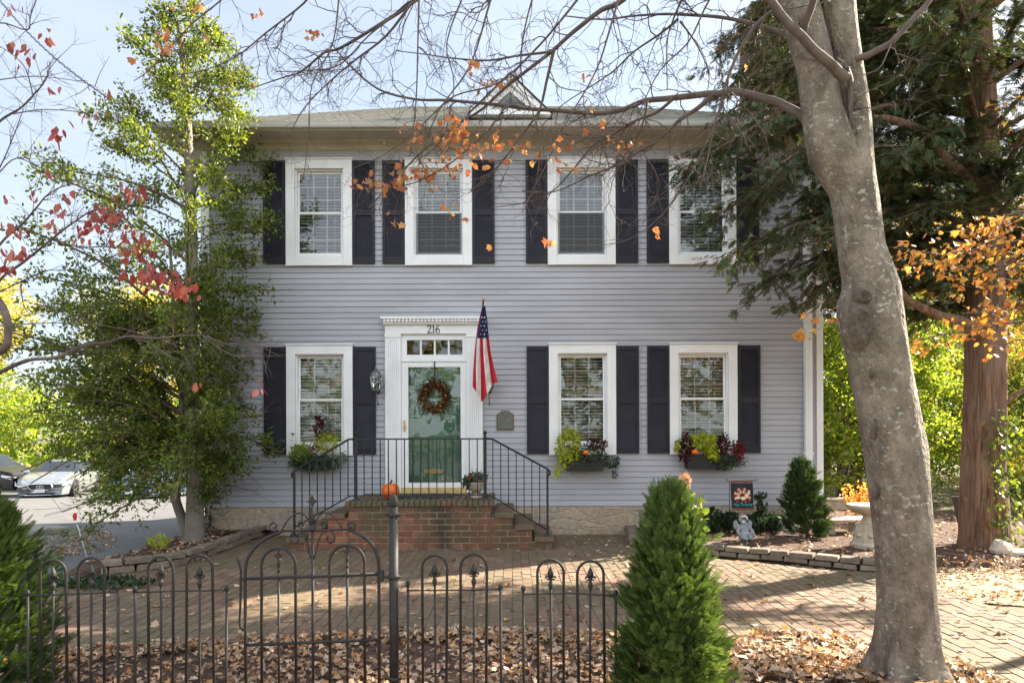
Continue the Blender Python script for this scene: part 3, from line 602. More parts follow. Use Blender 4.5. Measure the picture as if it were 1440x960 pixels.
# windows
def window(x0, x1, z0, z1, kind):
    cx = (x0+x1)/2; mb = MB(); y0, y1 = -.05, .0005; t = .135; bt = .145
    ix0, ix1, iz0, iz1 = x0+t, x1-t, z0+bt, z1-t
    mb.box(x0, ix0, y0, y1, z0, z1); mb.box(ix1, x1, y0, y1, z0, z1); mb.box(ix0, ix1, y0+.001, y1, iz1, z1-.001); mb.box(ix0, ix1, y0-.006, y1, z0+.001, iz0)
    mb.box(x0-.012, x1+.012, -.068, -.001, z1+.002, z1+.022)
    wo_ = mb.build('window', 'white_paint', H, bevel=.003)
    mb = MB(); s = .022; yb = .10       # jamb liner
    mb.box(ix0-.02, ix0+s, y1+.001, yb, iz0, iz1); mb.box(ix1-s, ix1+.02, y1+.001, yb, iz0, iz1); mb.box(ix0+s, ix1-s, y1+.001, yb, iz1-s, iz1); mb.box(ix0+s, ix1-s, -.02, yb, iz0, iz0+s)
    mb.build('jamb', 'white_paint', wo_, bevel=.002)
    mid = iz0+(iz1-iz0)*.50; g0, g1 = ix0+s+.001, ix1-s-.001; w = .032
    for nm, za, zb, ys in (('lower', iz0+s+.001, mid+.022, .022), ('upper', mid-.018, iz1-s-.001, .050)):
        mb = MB(); ya, yb2 = ys, ys+.026
        mb.box(g0, g0+w, ya, yb2, za, zb); mb.box(g1-w, g1, ya, yb2, za, zb); mb.box(g0+w, g1-w, ya+.001, yb2-.001, za, za+w+.008); mb.box(g0+w, g1-w, ya+.001, yb2-.001, zb-w, zb)
        sa = mb.build('sash', 'white_paint', wo_, bevel=.002)
        mb = MB(); a0, a1, b0, b1 = g0+w, g1-w, za+w+.008, zb-w
        mb.add([(a0-.003, ya+.010, b0-.003), (a1+.003, ya+.010, b0-.003), (a1+.003, ya+.010, b1+.003), (a0-.003, ya+.010, b1+.003)], [(0, 1, 2, 3)]); mb.build('pane', 'window_glass', wo_)
        mb = MB(); b_ = .009
        for k in (1, 2):
            x = a0+(a1-a0)*k/3; mb.box(x-b_, x+b_, ya+.013, ya+.020, b0, b1)
            zz = b0+(b1-b0)*k/3; mb.box(a0, a1, ya+.014, ya+.019, zz-b_, zz+b_)
        mb.build('muntin_grid', 'white_paint', wo_)
    if kind == 'screened': mb = MB(); mb.add([(g0+.004, .012, iz0+s+.002), (g1-.004, .012, iz0+s+.002), (g1-.004, .012, mid), (g0+.004, .012, mid)], [(0, 1, 2, 3)]); mb.build('insect_screen', 'insect_screen', wo_)
    mb = MB(); zz = iz0+.02; top = iz1-.01; sp = .047; mb.box(ix0-.01, ix1+.01, .105, .15, top-.05, top); tl = random.uniform(18, 46)
    while zz < top-.055:
        mb.obox((cx, .127, zz), (ix1-ix0+.02, .047, .003), (R(tl+random.gauss(0, 1.5)), 0, random.gauss(0, .002))); zz += sp
    for k in (.22, .78): xk = ix0+(ix1-ix0)*k; mb.box(xk-.004, xk+.004, .101, .1025, iz0, top)
    mb.build('blind', 'blind', wo_)
    return wo_
for i, wv in enumerate(WIN): window(*wv[:4], 'screened' if i in (1, 2) else wv[4])
# shutters
def shutter(x0, x1, z0, z1):
    mb = MB(); ya, yb = -.052, -.018; st = .042; zm = z0+(z1-z0)*.49
    mb.box(x0, x0+st, ya, yb, z0, z1); mb.box(x1-st, x1, ya, yb, z0, z1)
    for a, b in ((z0, z0+.09), (zm-.04, zm+.04), (z1-.06, z1)): mb.box(x0+st, x1-st, ya+.002, yb, a, b)
    for a, b in ((z0+.09, zm-.04), (zm+.04, z1-.06)):
        n = int((b-a)/.027)
        for k in range(n): mb.obox(((x0+x1)/2, -.034, a+(k+.5)*(b-a)/n), (x1-x0-2*st, .031, .005), (R(74), 0, 0))
    mb.box(x0+st, x1-st, -.0175, -.0165, z0+.05, z1-.03)
    mb.build('shutter', 'shutter_paint', H)
for a, b in ((372.5, 403), (498, 528.5), (539.5, 570.5), (666, 696.5), (740.5, 770.5), (867, 897.5), (910, 940.5), (1036.5, 1067)): shutter(fx(a), fx(b), fz(370.5), fz(226.5))
for a, b in ((372.5, 403), (498, 529), (741, 771), (867, 898), (910, 940.5), (1037, 1068)): shutter(fx(a), fx(b), fz(637.5), fz(487))

# door surround
S = MB(); sx0, sx1 = DX0, DX1; zh = fz(470)
for a, b in ((fx(543), fx(565)), (fx(657), fx(679))):
    S.box(a, b, -.075, -.0005, .645, zh)
    n = 6
    for k in range(n): x = a+.03+(b-a-.06)*(k+.5)/n; S.box(x-.011, x+.011, -.083, -.0755, .80, zh-.06)
    S.box(a-.005, b+.005, -.09, -.0755, .645, .78); S.box(a-.005, b+.005, -.088, -.0755, zh-.05, zh)
sur = S.build('door_surround', 'white_paint', H, bevel=.002)
S = MB(); S.box(fx(543), fx(679), -.08, -.0005, zh+.001, fz(457)); S.box(fx(541), fx(681), -.12, -.0005, fz(457)+.001, fz(453.5)); S.box(fx(538), fx(684), -.17, -.0005, fz(450), fz(446.5))
S.build('lintel', 'white_paint', sur, bevel=.003)
S = MB(); S.box(fx(541), fx(681), -.135, -.001, fz(453.5)+.001, fz(450)-.001); n = 27
for k in range(n): x = fx(541)+(fx(681)-fx(541))*(k+.5)/n; S.box(x-.014, x+.014, -.162, -.1352, fz(454), fz(450)-.002)
S.build('dentil_moulding', 'white_paint', sur)
# transom and frame
S = MB(); f0, f1 = fx(565)+.001, fx(657)-.001; zt0, zt1 = fz(508.5), fz(470)-.002
S.box(f0, fx(573), -.04, .03, zt0, zt1); S.box(fx(651), f1, -.04, .03, zt0, zt1); S.box(fx(573), fx(651), -.039, .03, fz(478), zt1); S.box(fx(573), fx(651), -.039, .03, zt0, fz(498.5))
S.box(f0, f1, -.055, -.0405, zt0, fz(504.5))
tr = S.build('transom', 'white_paint', H, bevel=.002)
for k in (1, 2, 3): S = MB(); x = fx(573)+(fx(651)-fx(573))*k/4; S.box(x-.014, x+.014, -.02, .02, fz(498.5), fz(478)); S.build('muntin', 'white_paint', tr)
S = MB(); S.add([(fx(573), .005, fz(498.5)), (fx(651), .005, fz(498.5)), (fx(651), .005, fz(478)), (fx(573), .005, fz(478))], [(0, 1, 2, 3)]); S.build('pane', 'window_glass', tr)
# storm door and the green door behind it
zd0, zd1 = fz(684.5), fz(508.5)-.004
S = MB(); S.box(f0, fx(575), -.045, -.01, zd0, zd1); S.box(fx(648), f1, -.045, -.01, zd0, zd1); S.box(fx(575), fx(648), -.044, -.01, fz(516), zd1); S.box(fx(575), fx(648), -.044, -.01, zd0, fz(677.5))
sdoor = S.build('storm_door', 'white_paint', H, bevel=.003)
S = MB(); S.add([(fx(575), -.028, fz(677.5)), (fx(648), -.028, fz(677.5)), (fx(648), -.028, fz(516)), (fx(575), -.028, fz(516))], [(0, 1, 2, 3)]); S.build('pane', 'window_glass', sdoor)
S = MB(); S.box(fx(568.2), fx(570.6), -.056, -.0455, fz(606), fz(590)); S.tube([(fx(569.5), -.05, fz(600)), (fx(569.5), -.085, fz(600)), (fx(573.5), -.09, fz(599))], .007, 8); S.build('handle', 'brass', sdoor, bevel=.002)
S = MB(); y = .06; S.box(f0, f1, y, y+.045, zd0, zd1)
for (a, b, c, d) in ((.12, .46, .12, .40), (.54, .88, .12, .40), (.12, .46, .45, .80), (.54, .88, .45, .80), (.12, .46, .85, .95), (.54, .88, .85, .95)):
    X0, X1, Z0, Z1 = f0+(f1-f0)*a, f0+(f1-f0)*b, zd0+(zd1-zd0)*c, zd0+(zd1-zd0)*d
    S.box(X0, X1, y-.004, y-.0005, Z0, Z1); S.box(X0+.03, X1-.03, y-.018, y-.0045, Z0+.03, Z1-.03)
fd = S.build('front_door', 'teal_door', H, bevel=.004)
S = MB(); S.box(fx(596), fx(622), y-.024, y-.0185, fz(665), fz(659)); S.build('mail_slot', 'brass', fd)
S = MB(); S.box(f0, f1, -.11, .1, DZ0-.03, zd0-.004); S.build('threshold', 'threshold_wood', H, bevel=.003)
# house number
def text(body, size, loc, m, parent, rot=(R(90), 0, 0), sx=1, ext=.003, shear=0, name='text'):
    cu = bpy.data.curves.new(name, 'FONT'); cu.body = body; cu.size = size; cu.extrude = ext; cu.shear = shear; cu.align_x = 'CENTER'
    o = bpy.data.objects.new('tmp', cu); COL.objects.link(o); bpy.context.view_layer.update()
    me = bpy.data.meshes.new_from_object(o.evaluated_get(bpy.context.evaluated_depsgraph_get())); bpy.data.objects.remove(o)
    from mathutils import Euler
    me.transform(Matrix.Translation(loc) @ Euler(rot).to_matrix().to_4x4() @ Matrix.Diagonal((sx, 1, 1, 1)))
    me.materials.clear(); return link(name, me, m, parent)
def stroke(mb, pts, w, y, yt=.006):
    """flat pen stroke on the facade, w = widths"""
    pts = smooth_path([Vector((a, 0, b)) for a, b in pts], 4); n = len(pts)
    for i in range(n-1):
        p, q = pts[i], pts[i+1]; d = (q-p).normalized(); k = Vector((-d.z, 0, d.x)); wa = w(i/(n-1))/2; wb = w((i+1)/(n-1))/2; q = q+d*.0008
        P = [p+k*wa, q+k*wb, q-k*wb, p-k*wa]; mb.prism([(c.x, c.z) for c in P], y-yt+.0002*(i % 2), y)
S = MB(); u = .115; zb = fz(468.6)
def digit(path, x, w): stroke(S, [(x+a*u, zb+b*u) for a, b in path], w, -.0805)
digit([(.02, .72), (.06, .92), (.25, 1.0), (.42, .88), (.40, .62), (.22, .32), (.02, .04)], fx(602.5), lambda t: .007+.009*math.sin(t*3.1))
digit([(.0, .03), (.3, .035), (.5, .06), (.54, .16)], fx(602.5), lambda t: .015-.006*t)
digit([(.0, .80), (.13, .95), (.14, .9), (.14, .03)], fx(609.5), lambda t: .010+.005*t); digit([(.02, .02), (.26, .02)], fx(609.5), lambda t: .008)
digit([(.46, .98), (.20, .78), (.04, .45), (.06, .15), (.25, .0), (.46, .10), (.50, .32), (.36, .50), (.18, .48), (.05, .32)], fx(614), lambda t: .009+.007*math.sin(t*6.0)**2)
S.build('house_number', 'black', sur)

# ================================================================ BRICK STEPS
ST = thing('brick_stoop', (-1.24, -.65, 0), 'brick landing with steps going down on both sides in front of the green door', 'steps')
FY = -1.3; LX0, LX1 = -2.215, -.25; TZ = [.48, .32, .16]; TR = .265
S = MB(); 
def steprow(S, x0, x1, z0, z1, faces='F'): brickbox(S, x0, x1, FY, -.10, z0, z1, faces=faces)
steprow(S, LX0+.03, LX1-.03, .005, .575)
for k, (z, z2) in enumerate(((.16*3, 0), (.16*2, 0), (.16, 0))):
    xr = LX1+TR*k; xl = LX0-TR*k
    brickbox(S, xr-.028, xr+TR-.02, FY, -.10, .005, z-.065, faces='F'); brickbox(S, xl-TR+.02, xl+.028, FY, -.10, .005, z-.065, faces='F')
S.build('brickwork', 'stoop_brick', ST)
S = MB(); S.box(LX0+.04, LX1-.04, FY+.004, -.02, 0, .573)
for k, z in enumerate((.48, .32, .16)):
    xr = LX1+TR*k; xl = LX0-TR*k; S.box(xr-.03, xr+TR-.026, FY+.004, -.02, 0, z-.066); S.box(xl-TR+.026, xl+.03, FY+.004, -.02, 0, z-.066)
S.build('mortar_core', 'mortar', ST)
S = MB()                                     # rowlock treads and landing
def row(x0, x1, y0, y1, z0, z1, along='x', w=.072):
    if along == 'x':
        n = max(1, round((x1-x0)/w)); 
        for k in range(n): a = x0+(x1-x0)*k/n; b = x0+(x1-x0)*(k+1)/n; S.obox(((a+b)/2, (y0+y1)/2, (z0+z1)/2+random.gauss(0, .0015)), (b-a-.007, y1-y0-.006, z1-z0), (0, 0, random.gauss(0, .01)), taper=.97)
    else:
        n = max(1, round((y1-y0)/w))
        for k in range(n): a = y0+(y1-y0)*k/n; b = y0+(y1-y0)*(k+1)/n; S.obox(((x0+x1)/2, (a+b)/2, (z0+z1)/2+random.gauss(0, .0015)), (x1-x0-.006, b-a-.007, z1-z0), (0, 0, random.gauss(0, .01)), taper=.97)
row(LX0-.01, LX1+.01, FY-.035, FY+.17, .578, .643)
for j in range(5): 
    y0 = FY+.17+j*.2; row(LX0, LX1, y0, y0+.2, .578, .641, w=.1)
for k, z in enumerate((.48, .32, .16)):
    for sgn in (1, -1):
        a = LX1+TR*k if sgn > 0 else LX0-TR*(k+1); b = a+TR
        if sgn > 0: a, b = a+.012, b+.012
        else: a, b = a-.012, b-.012
        row(a, b, FY-.03, -.02, z-.063, z, 'y')
tread = S.build('treads', 'step_brick', ST, bevel=.006)
# railing
RL = thing('porch_railing', (-1.24, FY+.06, .643), 'black metal railing around the brick landing and down both stairs', 'railing')
ry = FY+.06; s_ = 960/(ry+10.4)
def rx(px): return (px-720)/s_
def rz(py): return 1.6-(py-603)/s_
nx0, nx1 = rx(500), rx(682); ex0, ex1 = rx(413.5), rx(769.5)
def newel(x, z0, z1, r):
    m_ = MB(); m_.box(x-r, x+r, ry-r, ry+r, z0, z1); m_.obox((x, ry, z0+.015), (.11, .11, .03), taper=.6)
    m_.lathe([(.001, 0), (.02, .004), (.012, .016), (.024, .034), (.028, .05), (.02, .07), (.001, .078)], (x, ry, z1), 10); return m_.build('newel_post', 'dark_metal', RL, bevel=.002)
newel(nx0, .643, rz(613), .02); newel(nx1, .643, rz(613), .02)
def small(x, z0, z1):
    m_ = MB(); m_.box(x-.014, x+.014, ry-.014, ry+.014, z0, z1); m_.obox((x, ry, z0+.012), (.10, .10, .024), taper=.6); m_.build('newel_post', 'dark_metal', RL, bevel=.002)
small(ex0, .16, rz(661)); small(ex1, .16, rz(659))
m_ = MB(); m_.box(nx0, nx1, ry-.016, ry+.016, rz(617.5), rz(615.5)); m_.build('top_rail', 'dark_metal', RL, bevel=.002)
m_ = MB(); m_.box(nx0, nx1, ry-.008, ry+.008, rz(696.5), rz(695.2)); m_.build('bottom_rail', 'dark_metal', RL)
def hand(xa, xb, za, zb, sg):
    m_ = MB(); p = [(xa, ry, za), (xa+sg*.09, ry, za), (xb, ry, zb), (xb+sg*.03, ry, zb-.03), (xb+sg*.035, ry, zb-.07), (xb+sg*.0, ry, zb-.10)]; m_.tube(p, .014, 8); m_.build('handrail', 'dark_metal', RL)
hand(nx1, ex1, rz(616.5), rz(659), 1); hand(nx0, ex0, rz(616.5), rz(661), -1)
def low(xa, xb, za, zb, sg):
    m_ = MB(); m_.tube([(xa, ry, za), (xa+sg*.07, ry, za), (xb, ry, zb)], .009, 6); m_.build('lower_handrail', 'dark_metal', RL)
low(nx1, ex1, rz(696), rz(745), 1); low(nx0, ex0, rz(696), rz(740), -1)
for k in range(1, 16):
    x = nx0+(nx1-nx0)*k/16+.004; m_ = MB(); m_.box(x-.0065, x+.0065, ry-.0065, ry+.0065, rz(696), rz(617)); m_.build('baluster', 'dark_metal', RL)
for sg, a, b, zt, zb_, zl, zk in ((1, nx1, ex1, rz(616.5), rz(659), rz(696), rz(745)), (-1, nx0, ex0, rz(616.5), rz(661), rz(696), rz(740))):
    for k in range(1, 8):
        t = k/8; x = a+(b-a)*t; t2 = max(0, (abs(x-a)-.08)/(abs(b-a)-.08)); m_ = MB(); m_.box(x-.0065, x+.0065, ry-.0065, ry+.0065, zl+(zk-zl)*t2, zt+(zb_-zt)*t2); m_.build('baluster', 'dark_metal', RL)
# door mat
S = MB(); S.box(fx(572), fx(644), -.85, -.32, .644, .656); o = S.build('doormat', 'mat_rubber', origin=(fx(608), -.6, .644), bevel=.004); tag(o, 'dark flat mat lying on the brick landing at the door', 'doormat')
# ================================================================ THINGS ON AND AROUND THE HOUSE
def pumpkin(c, r, label, h=.8, parent=None):
    t = thing('pumpkin', c, label, 'pumpkin'); S = MB(); n = 14; prof = []
    for i in range(n+1): a = math.pi*i/n; prof.append((max(.002, r*math.sin(a)**.85*(1)), r*h*(1-math.cos(a)) - (.10*r*math.exp(-((i-n)/1.6)**2)) + .08*r*math.exp(-(i/1.6)**2)))
    S.lathe(prof, c, 40, rib=lambda th, z: 1-.07*abs(math.cos(th*5))**3); S.build('rind', 'orange_skin', t)
    S = MB(); z = c[2]+r*h*2-.12*r; S.tube([(c[0], c[1], z), (c[0]+.03*r, c[1], z+.2*r), (c[0]+.16*r, c[1]-.05*r, z+.42*r)], [.17*r, .10*r, .12*r], 7); S.build('stalk', 'stem_brown', t)
    return t
p = at(549, 693, -1.08); pumpkin((p.x, -1.08, .643), .122, 'large orange pumpkin on the brick landing beside the door', h=.95)
# urn
cu_ = at(669.5, 690, -.9); U = thing('urn_planter', (cu_.x, -.9, .643), 'small ribbed stone urn of flowers on the landing right of the door', 'planter')
S = MB(); S.lathe([(.075, 0), (.078, .02), (.05, .035), (.03, .055), (.034, .075), (.07, .09), (.115, .13), (.128, .17), (.122, .19), (.14, .205), (.14, .222), (.12, .222), (.11, .20)], (cu_.x, -.9, .643), 40, rib=lambda th, z: 1-.05*abs(math.cos(th*9)) if .08 < z < .19 else 1)
S.build('urn', 'stone_urn', U)
def cloud(c, r, n, flat=1.0, g=rng):
    a = g.normal(size=(n, 3)); a /= np.linalg.norm(a, axis=1, keepdims=True); a *= g.uniform(.35, 1, (n, 1))**.6; return a*np.array([r[0], r[1], r[2]])+np.array(c)
leaves('foliage', cloud((cu_.x, -.9, .90), (.17, .12, .10), 420), .045, 'oval', 'leaf_silver', U, seed=1)
leaves('dark_foliage', cloud((cu_.x-.1, -.95, .86), (.12, .08, .08), 160), .05, 'oval', 'leaf_dark', U, seed=2)
leaves('flowers', cloud((cu_.x+.02, -.95, .95), (.16, .08, .08), 120), .035, 'oval', 'leaf_burgundy', U, seed=3)
leaves('orange_flowers', cloud((cu_.x-.09, -.98, .92), (.05, .04, .05), 30), .045, 'oval', 'leaf_orange', U, seed=4)
# wreath
wc = at(611, 557, -.09); W = thing('wreath', wc, 'round autumn wreath of brown leaves hanging on the glass storm door', 'wreath')
th = rng.uniform(0, 6.283, 620); rr = .165+rng.normal(0, .036, 620); P = np.c_[wc.x+rr*np.cos(th), -.09+rng.normal(0, .014, 620), wc.z+rr*np.sin(th)]
AX = np.c_[np.cos(th+.9), rng.normal(0, .4, 620)-.3, np.sin(th+.9)]
leaves('leaves', P, .062, 'oval', 'leaf_wreath', W, axis=AX, ajit=.5, seed=5)
S = MB(); S.tube([(wc.x+.16*math.cos(a), -.075, wc.z+.16*math.sin(a)) for a in np.linspace(0, 6.283, 24)], .02, 6, cap=False); S.build('twig_ring', 'stem_brown', W)
for a in (0.1, 1.2, 2.4, 3.3, 4.2, 5.3): S = MB(); S.lathe([(.001, 0), (.013, .006), (.018, .016), (.013, .028), (.001, .032)], (wc.x+.17*math.cos(a), -.11, wc.z+.17*math.sin(a)-.02), 10); S.build('gourd', 'orange_skin', W)
S = MB(); S.box(wc.x-.008, wc.x+.008, -.064, -.0555, wc.z+.15, fz(508)); S.build('hanger_strap', 'black', W)
# lanterns
def lantern(px, label):
    x = fx(px); t = thing('wall_lantern', (x, -.02, fz(560)), label, 'lantern', 'lanterns either side of the door'); yc = -.17
    S = MB(); S.box(x+.0, x+.05, -.035, -.016, fz(553), fz(528)) if False else S.box(x-.03, x+.03, -.036, -.018, fz(553), fz(527)); S.build('backplate', 'dark_metal', t, bevel=.004)
    zt_, zm, zb_ = fz(524), fz(530), fz(548)
    S = MB(); q = []
    for k in range(6):
        a = k*math.pi/3; P3 = [(x+r*math.cos(a), yc+r*math.sin(a), z) for r, z in ((.058, zb_), (.092, zm-.03), (.060, zt_))]; S.tube(P3, .0045, 4)
    for r, z in ((.060, zb_), (.093, zm-.03), (.062, zt_)): S.tube([(x+r*math.cos(a), yc+r*math.sin(a), z) for a in np.linspace(0, 2*math.pi, 7)], .005, 4)
    S.build('cage', 'aged_copper', t)
    S = MB(); S.lathe([(.07, 0), (.045, .02), (.018, .035), (.024, .05), (.012, .06), (.004, .085)], (x, yc, zt_), 6); S.build('cap', 'aged_copper', t); S = MB(); S.lathe([(.02, -.035), (.05, -.02), (.058, 0)], (x, yc, zb_), 6); S.build('base', 'aged_copper', t)
    S = MB(); S.lathe([(.055, 0), (.088, zm-.03-zb_), (.057, zt_-zb_)], (x, yc, zb_), 6); S.build('glass', 'window_glass', t)
    for dx, dy in ((-.022, 0), (.022, 0), (0, .02)):
        S = MB(); S.tube([(x+dx, yc+dy, zb_), (x+dx, yc+dy, zb_+.07)], .008, 6); S.build('candle', 'cream_trim', t)
        S = MB(); S.lathe([(.004, 0), (.010, .012), (.007, .028), (.001, .04)], (x+dx, yc+dy, zb_+.071), 10); S.build('bulb', 'headlight_glass', t)
    S = MB(); S.tube([(x, yc, zb_-.03), (x, yc+.02, fz(556)), (x+.006, -.06, fz(565)), (x+.008, -.045, fz(569))], [.007, .006, .007, .011], 6); S.tube([(x, -.036, fz(540)), (x, yc+.06, fz(550)), (x, yc, zb_-.02)], .006, 6); S.build('bracket', 'aged_copper', t)
lantern(532, 'glass and weathered metal lantern on the siding left of the door'); lantern(688, 'weathered lantern mostly hidden behind the hanging striped flag')
# plaque
x0, x1, z0, z1 = fx(698.5), fx(722.5), fz(604.5), fz(577); cx = (x0+x1)/2
t = thing('wall_plaque', (cx, -.02, z0), 'arched greenish bronze plaque on the siding between the flag and a shutter', 'plaque')
def arch(m_, a, y0, y1, mi=0, S=None): S.prism([(x0+m_, z0+m_), (x1-m_, z0+m_), (x1-m_, z1-.06-m_*.2), (cx+.075, z1-.025-m_), (cx+.045, z1-m_), (cx-.045, z1-m_), (cx-.075, z1-.025-m_), (x0+m_, z1-.06-m_*.2)], y0, y1)
S = MB(); arch(0, 0, -.03, -.016, S=S); S.build('border', 'rust', t, bevel=.002)
S = MB(); arch(.015, 0, -.036, -.0305, S=S); S.build('face', 'bronze', t, bevel=.002)
S = MB(); S.box(cx-.004, cx+.004, -.0395, -.0365, z0+.07, z1-.09); S.prism([(cx-.03, z1-.12), (cx, z1-.09), (cx+.03, z1-.12), (cx, z1-.15)], -.041, -.0397); S.prism([(cx-.06, z0+.05), (cx, z0+.03), (cx+.06, z0+.05), (cx, z0+.055)], -.039, -.0365)
for q in (z0+.022, z1-.045): S.lathe([(.006, 0), (.001, .004)], (cx, -.04, q), 6)
S.build('relief', 'bronze', t)
# flag
FT = thing('hanging_flag', (fx(669), -.08, 2.4), 'stars and stripes flag hanging limp from a pole right of the door', 'flag')
tip = at(680.5, 421, -1.0); base = Vector((fx(670), -.07, fz(532)))
S = MB(); S.tube([base, tip], .0125, 8); S.build('pole', 'wood_dark', FT)
S = MB(); S.tube([base+(tip-base)*.0, base+(tip-base)*.10], .022, 8); S.box(base.x-.03, base.x+.03, -.10, -.075, base.z-.06, base.z+.06); S.build('bracket', 'dark_metal', FT)
S = MB(); S.lathe([(.002, -.02), (.016, -.005), (.018, .01), (.012, .022), (.001, .03)], tuple(tip), 10); S.build('finial', 'brass', FT)
rows = [(430, 679, 683), (445, 675, 685), (460, 671.5, 686.5), (478, 669, 688.5), (495, 667.5, 691), (512, 666.5, 694.5), (528, 666, 698), (538, 665.5, 700.5)]
ys = [r[0] for r in rows]; NV, NU = 48, 56; S = MB(); vv = []
def fw(v, u):
    y = 430+v*108; l = np.interp(y, ys, [r[1] for r in rows]); r = np.interp(y, ys, [r[2] for r in rows])
    bot = 27*math.exp(-((u-.38)/.26)**2)-2 if v > .9 else 0
    yy = y+(v**6)*(27*math.exp(-((u-.36)/.30)**2)-1)
    Y = -.93+.40*v*.35+.035*math.sin(u*15+v*3)*(.25+v)+.015*math.sin(u*31+v*8)*v
    xx = l+(r-l)*(u+.02*math.sin(u*14+v*5))
    return at(xx, yy, Y)
for j in range(NV+1):
    for i in range(NU+1): vv.append(fw(j/NV, i/NU))
ff, mm = [], []
for j in range(NV):
    for i in range(NU):
        a = j*(NU+1)+i; u = (i+.5)/NU; v = (j+.5)/NV
        m1 = 2 if (v < .42 and u > .10) else (0 if (u < .12 or .32 < u < .56 or u > .76) else 1)
        S.add([], []); ff.append((a, a+NU+1, a+NU+2, a+1)); mm.append(m1)
S.v = [tuple(v) for v in vv]; S.f = ff; S.m = mm; S.s = [True]*len(ff); o = S.build('cloth', ['red_fabric', 'white_fabric', 'navy_fabric'], FT)
S = MB()
for j in range(5):
    for i in range(2):
        v = .15+j*.055; u = .34+i*.34+(.14 if j % 2 else 0)
        if u > .92: continue
        p0 = fw(v, u)+Vector((0, -.006, 0)); r0 = .0125; S.add([p0+Vector((r*math.sin(a*math.pi/5), 0, r*math.cos(a*math.pi/5))) for a, r in [(k, r0 if k % 2 == 0 else r0*.45) for k in range(10)]], [tuple(range(10))])
S.build('stars', 'white_fabric', FT)

# ---- window boxes
def box_planter(px, py, wpx, label, spec, seedb):
    x = fx(px); z = fz(py); t = thing('window_box', (x, -.12, z), label, 'window box', 'window boxes under the lower windows')
    w = wpx/92.3/2; S = MB(); S.box(x-w, x+w, -.25, -.055, z-.16, z+.0); 
    for k in range(int(w*2/.05)): S.box(x-w+.05*k+.008, x-w+.05*k+.030, -.256, -.2505, z-.15, z-.01)
    S.box(x-w-.008, x+w+.008, -.262, -.05, z-.018, z+.006); S.build('trough', 'black', t, bevel=.003)
    S = MB(); S.box(x-w+.01, x+w-.01, -.245, -.06, z+.0065, z+.02); S.build('soil', 'mulch', t)
    for i, (nm, m, sh, dx, dz, rx_, rz_, n, sz, ax) in enumerate(spec):
        c = (x+dx/92.3, -.20, z+dz/92.3); P = cloud(c, (rx_/92.3, .12, rz_/92.3), n)
        P[:, 1] = np.minimum(P[:, 1], -.06)
        leaves(nm, P, sz, sh, m, t, axis=ax, ajit=1.0, seed=seedb+i, up=(0, -1, .4), njit=.9)
    return t
T = 'trailing_foliage'
box_planter(451, 643, 52, 'window box with a tall dark red plume and feathery greens left of the door', [
 ('grassy_foliage', 'leaf_bush', 'long', -22, 4, 15, 16, 420, .10, (0, 0, .6)), ('lime_foliage', 'leaf_lime', 'oval', 14, 22, 17, 16, 260, .055, (0, -.5, .1)),
 ('red_plume', 'leaf_burgundy', 'oval', 3, 42, 6, 17, 260, .045, (0, 0, .8)), ('red_foliage', 'leaf_crimson', 'oval', -3, 14, 10, 6, 60, .045, (0, -.4, 0)), ('spruce_tips', 'leaf_dark', 'long', -5, -2, 34, 10, 420, .12, (0, -.3, -.5)), (T, 'leaf_silver', 'long', 26, 2, 16, 9, 160, .10, (.5, 0, -.3))], 20)
box_planter(820, 646, 50, 'window box with lime green leaves at its left end and dark ivy trailing right', [
 ('lime_foliage', 'leaf_lime', 'oval', -22, 16, 19, 30, 620, .060, (0, -.5, -.2)), ('lime_trailer', 'leaf_lime', 'oval', -38, -14, 4, 12, 60, .05, (0, -.3, -1)),
 ('burgundy_foliage', 'leaf_burgundy', 'oval', 16, 22, 16, 8, 190, .05, (.3, -.3, 0)), ('dark_foliage', 'leaf_dark', 'oval', 6, 6, 26, 16, 480, .045, (0, -.3, .1)),
 (T, 'leaf_dark', 'oval', 34, -2, 16, 9, 210, .045, (.6, -.2, -.5)), ('ivy_trailer', 'leaf_dark', 'oval', 42, -14, 5, 11, 70, .04, (0, 0, -1))], 40)
box_planter(987, 644, 52, 'window box with lime leaves between burgundy clumps and crimson leaves at its right end', [
 ('lime_foliage', 'leaf_lime', 'oval', -4, 22, 24, 12, 420, .062, (0, -.6, -.4)), ('lime_trailer', 'leaf_lime', 'oval', 9, 6, 9, 14, 220, .06, (0, -.5, -1)), ('lime_sprig', 'leaf_lime', 'oval', -37, 18, 6, 11, 60, .055, (-.5, 0, -.3)),
 ('burgundy_foliage', 'leaf_burgundy', 'oval', -27, 14, 11, 20, 330, .055, (0, -.5, -.3)), ('burgundy_clump', 'leaf_burgundy', 'oval', 22, 19, 9, 16, 260, .055, (.2, -.5, -.2)), ('crimson_foliage', 'leaf_crimson', 'oval', 43, 10, 9, 16, 230, .055, (.3, -.5, 0)),
 ('dark_foliage', 'leaf_dark', 'oval', 24, -4, 20, 12, 380, .05, (0, -.4, -.5)), (T, 'leaf_dark', 'long', 38, -4, 18, 8, 150, .08, (.8, -.1, -.4))], 60)
p = at(824, 640, -.30); pumpkin((p.x, -.30, p.z+.0), .045, 'tiny orange pumpkin among the leaves of the middle window box', h=.85)
p = at(977, 640, -.31); pumpkin((p.x, -.31, p.z+.0), .050, 'tiny orange pumpkin among the leaves of the window box nearest the garden flag', h=.8)

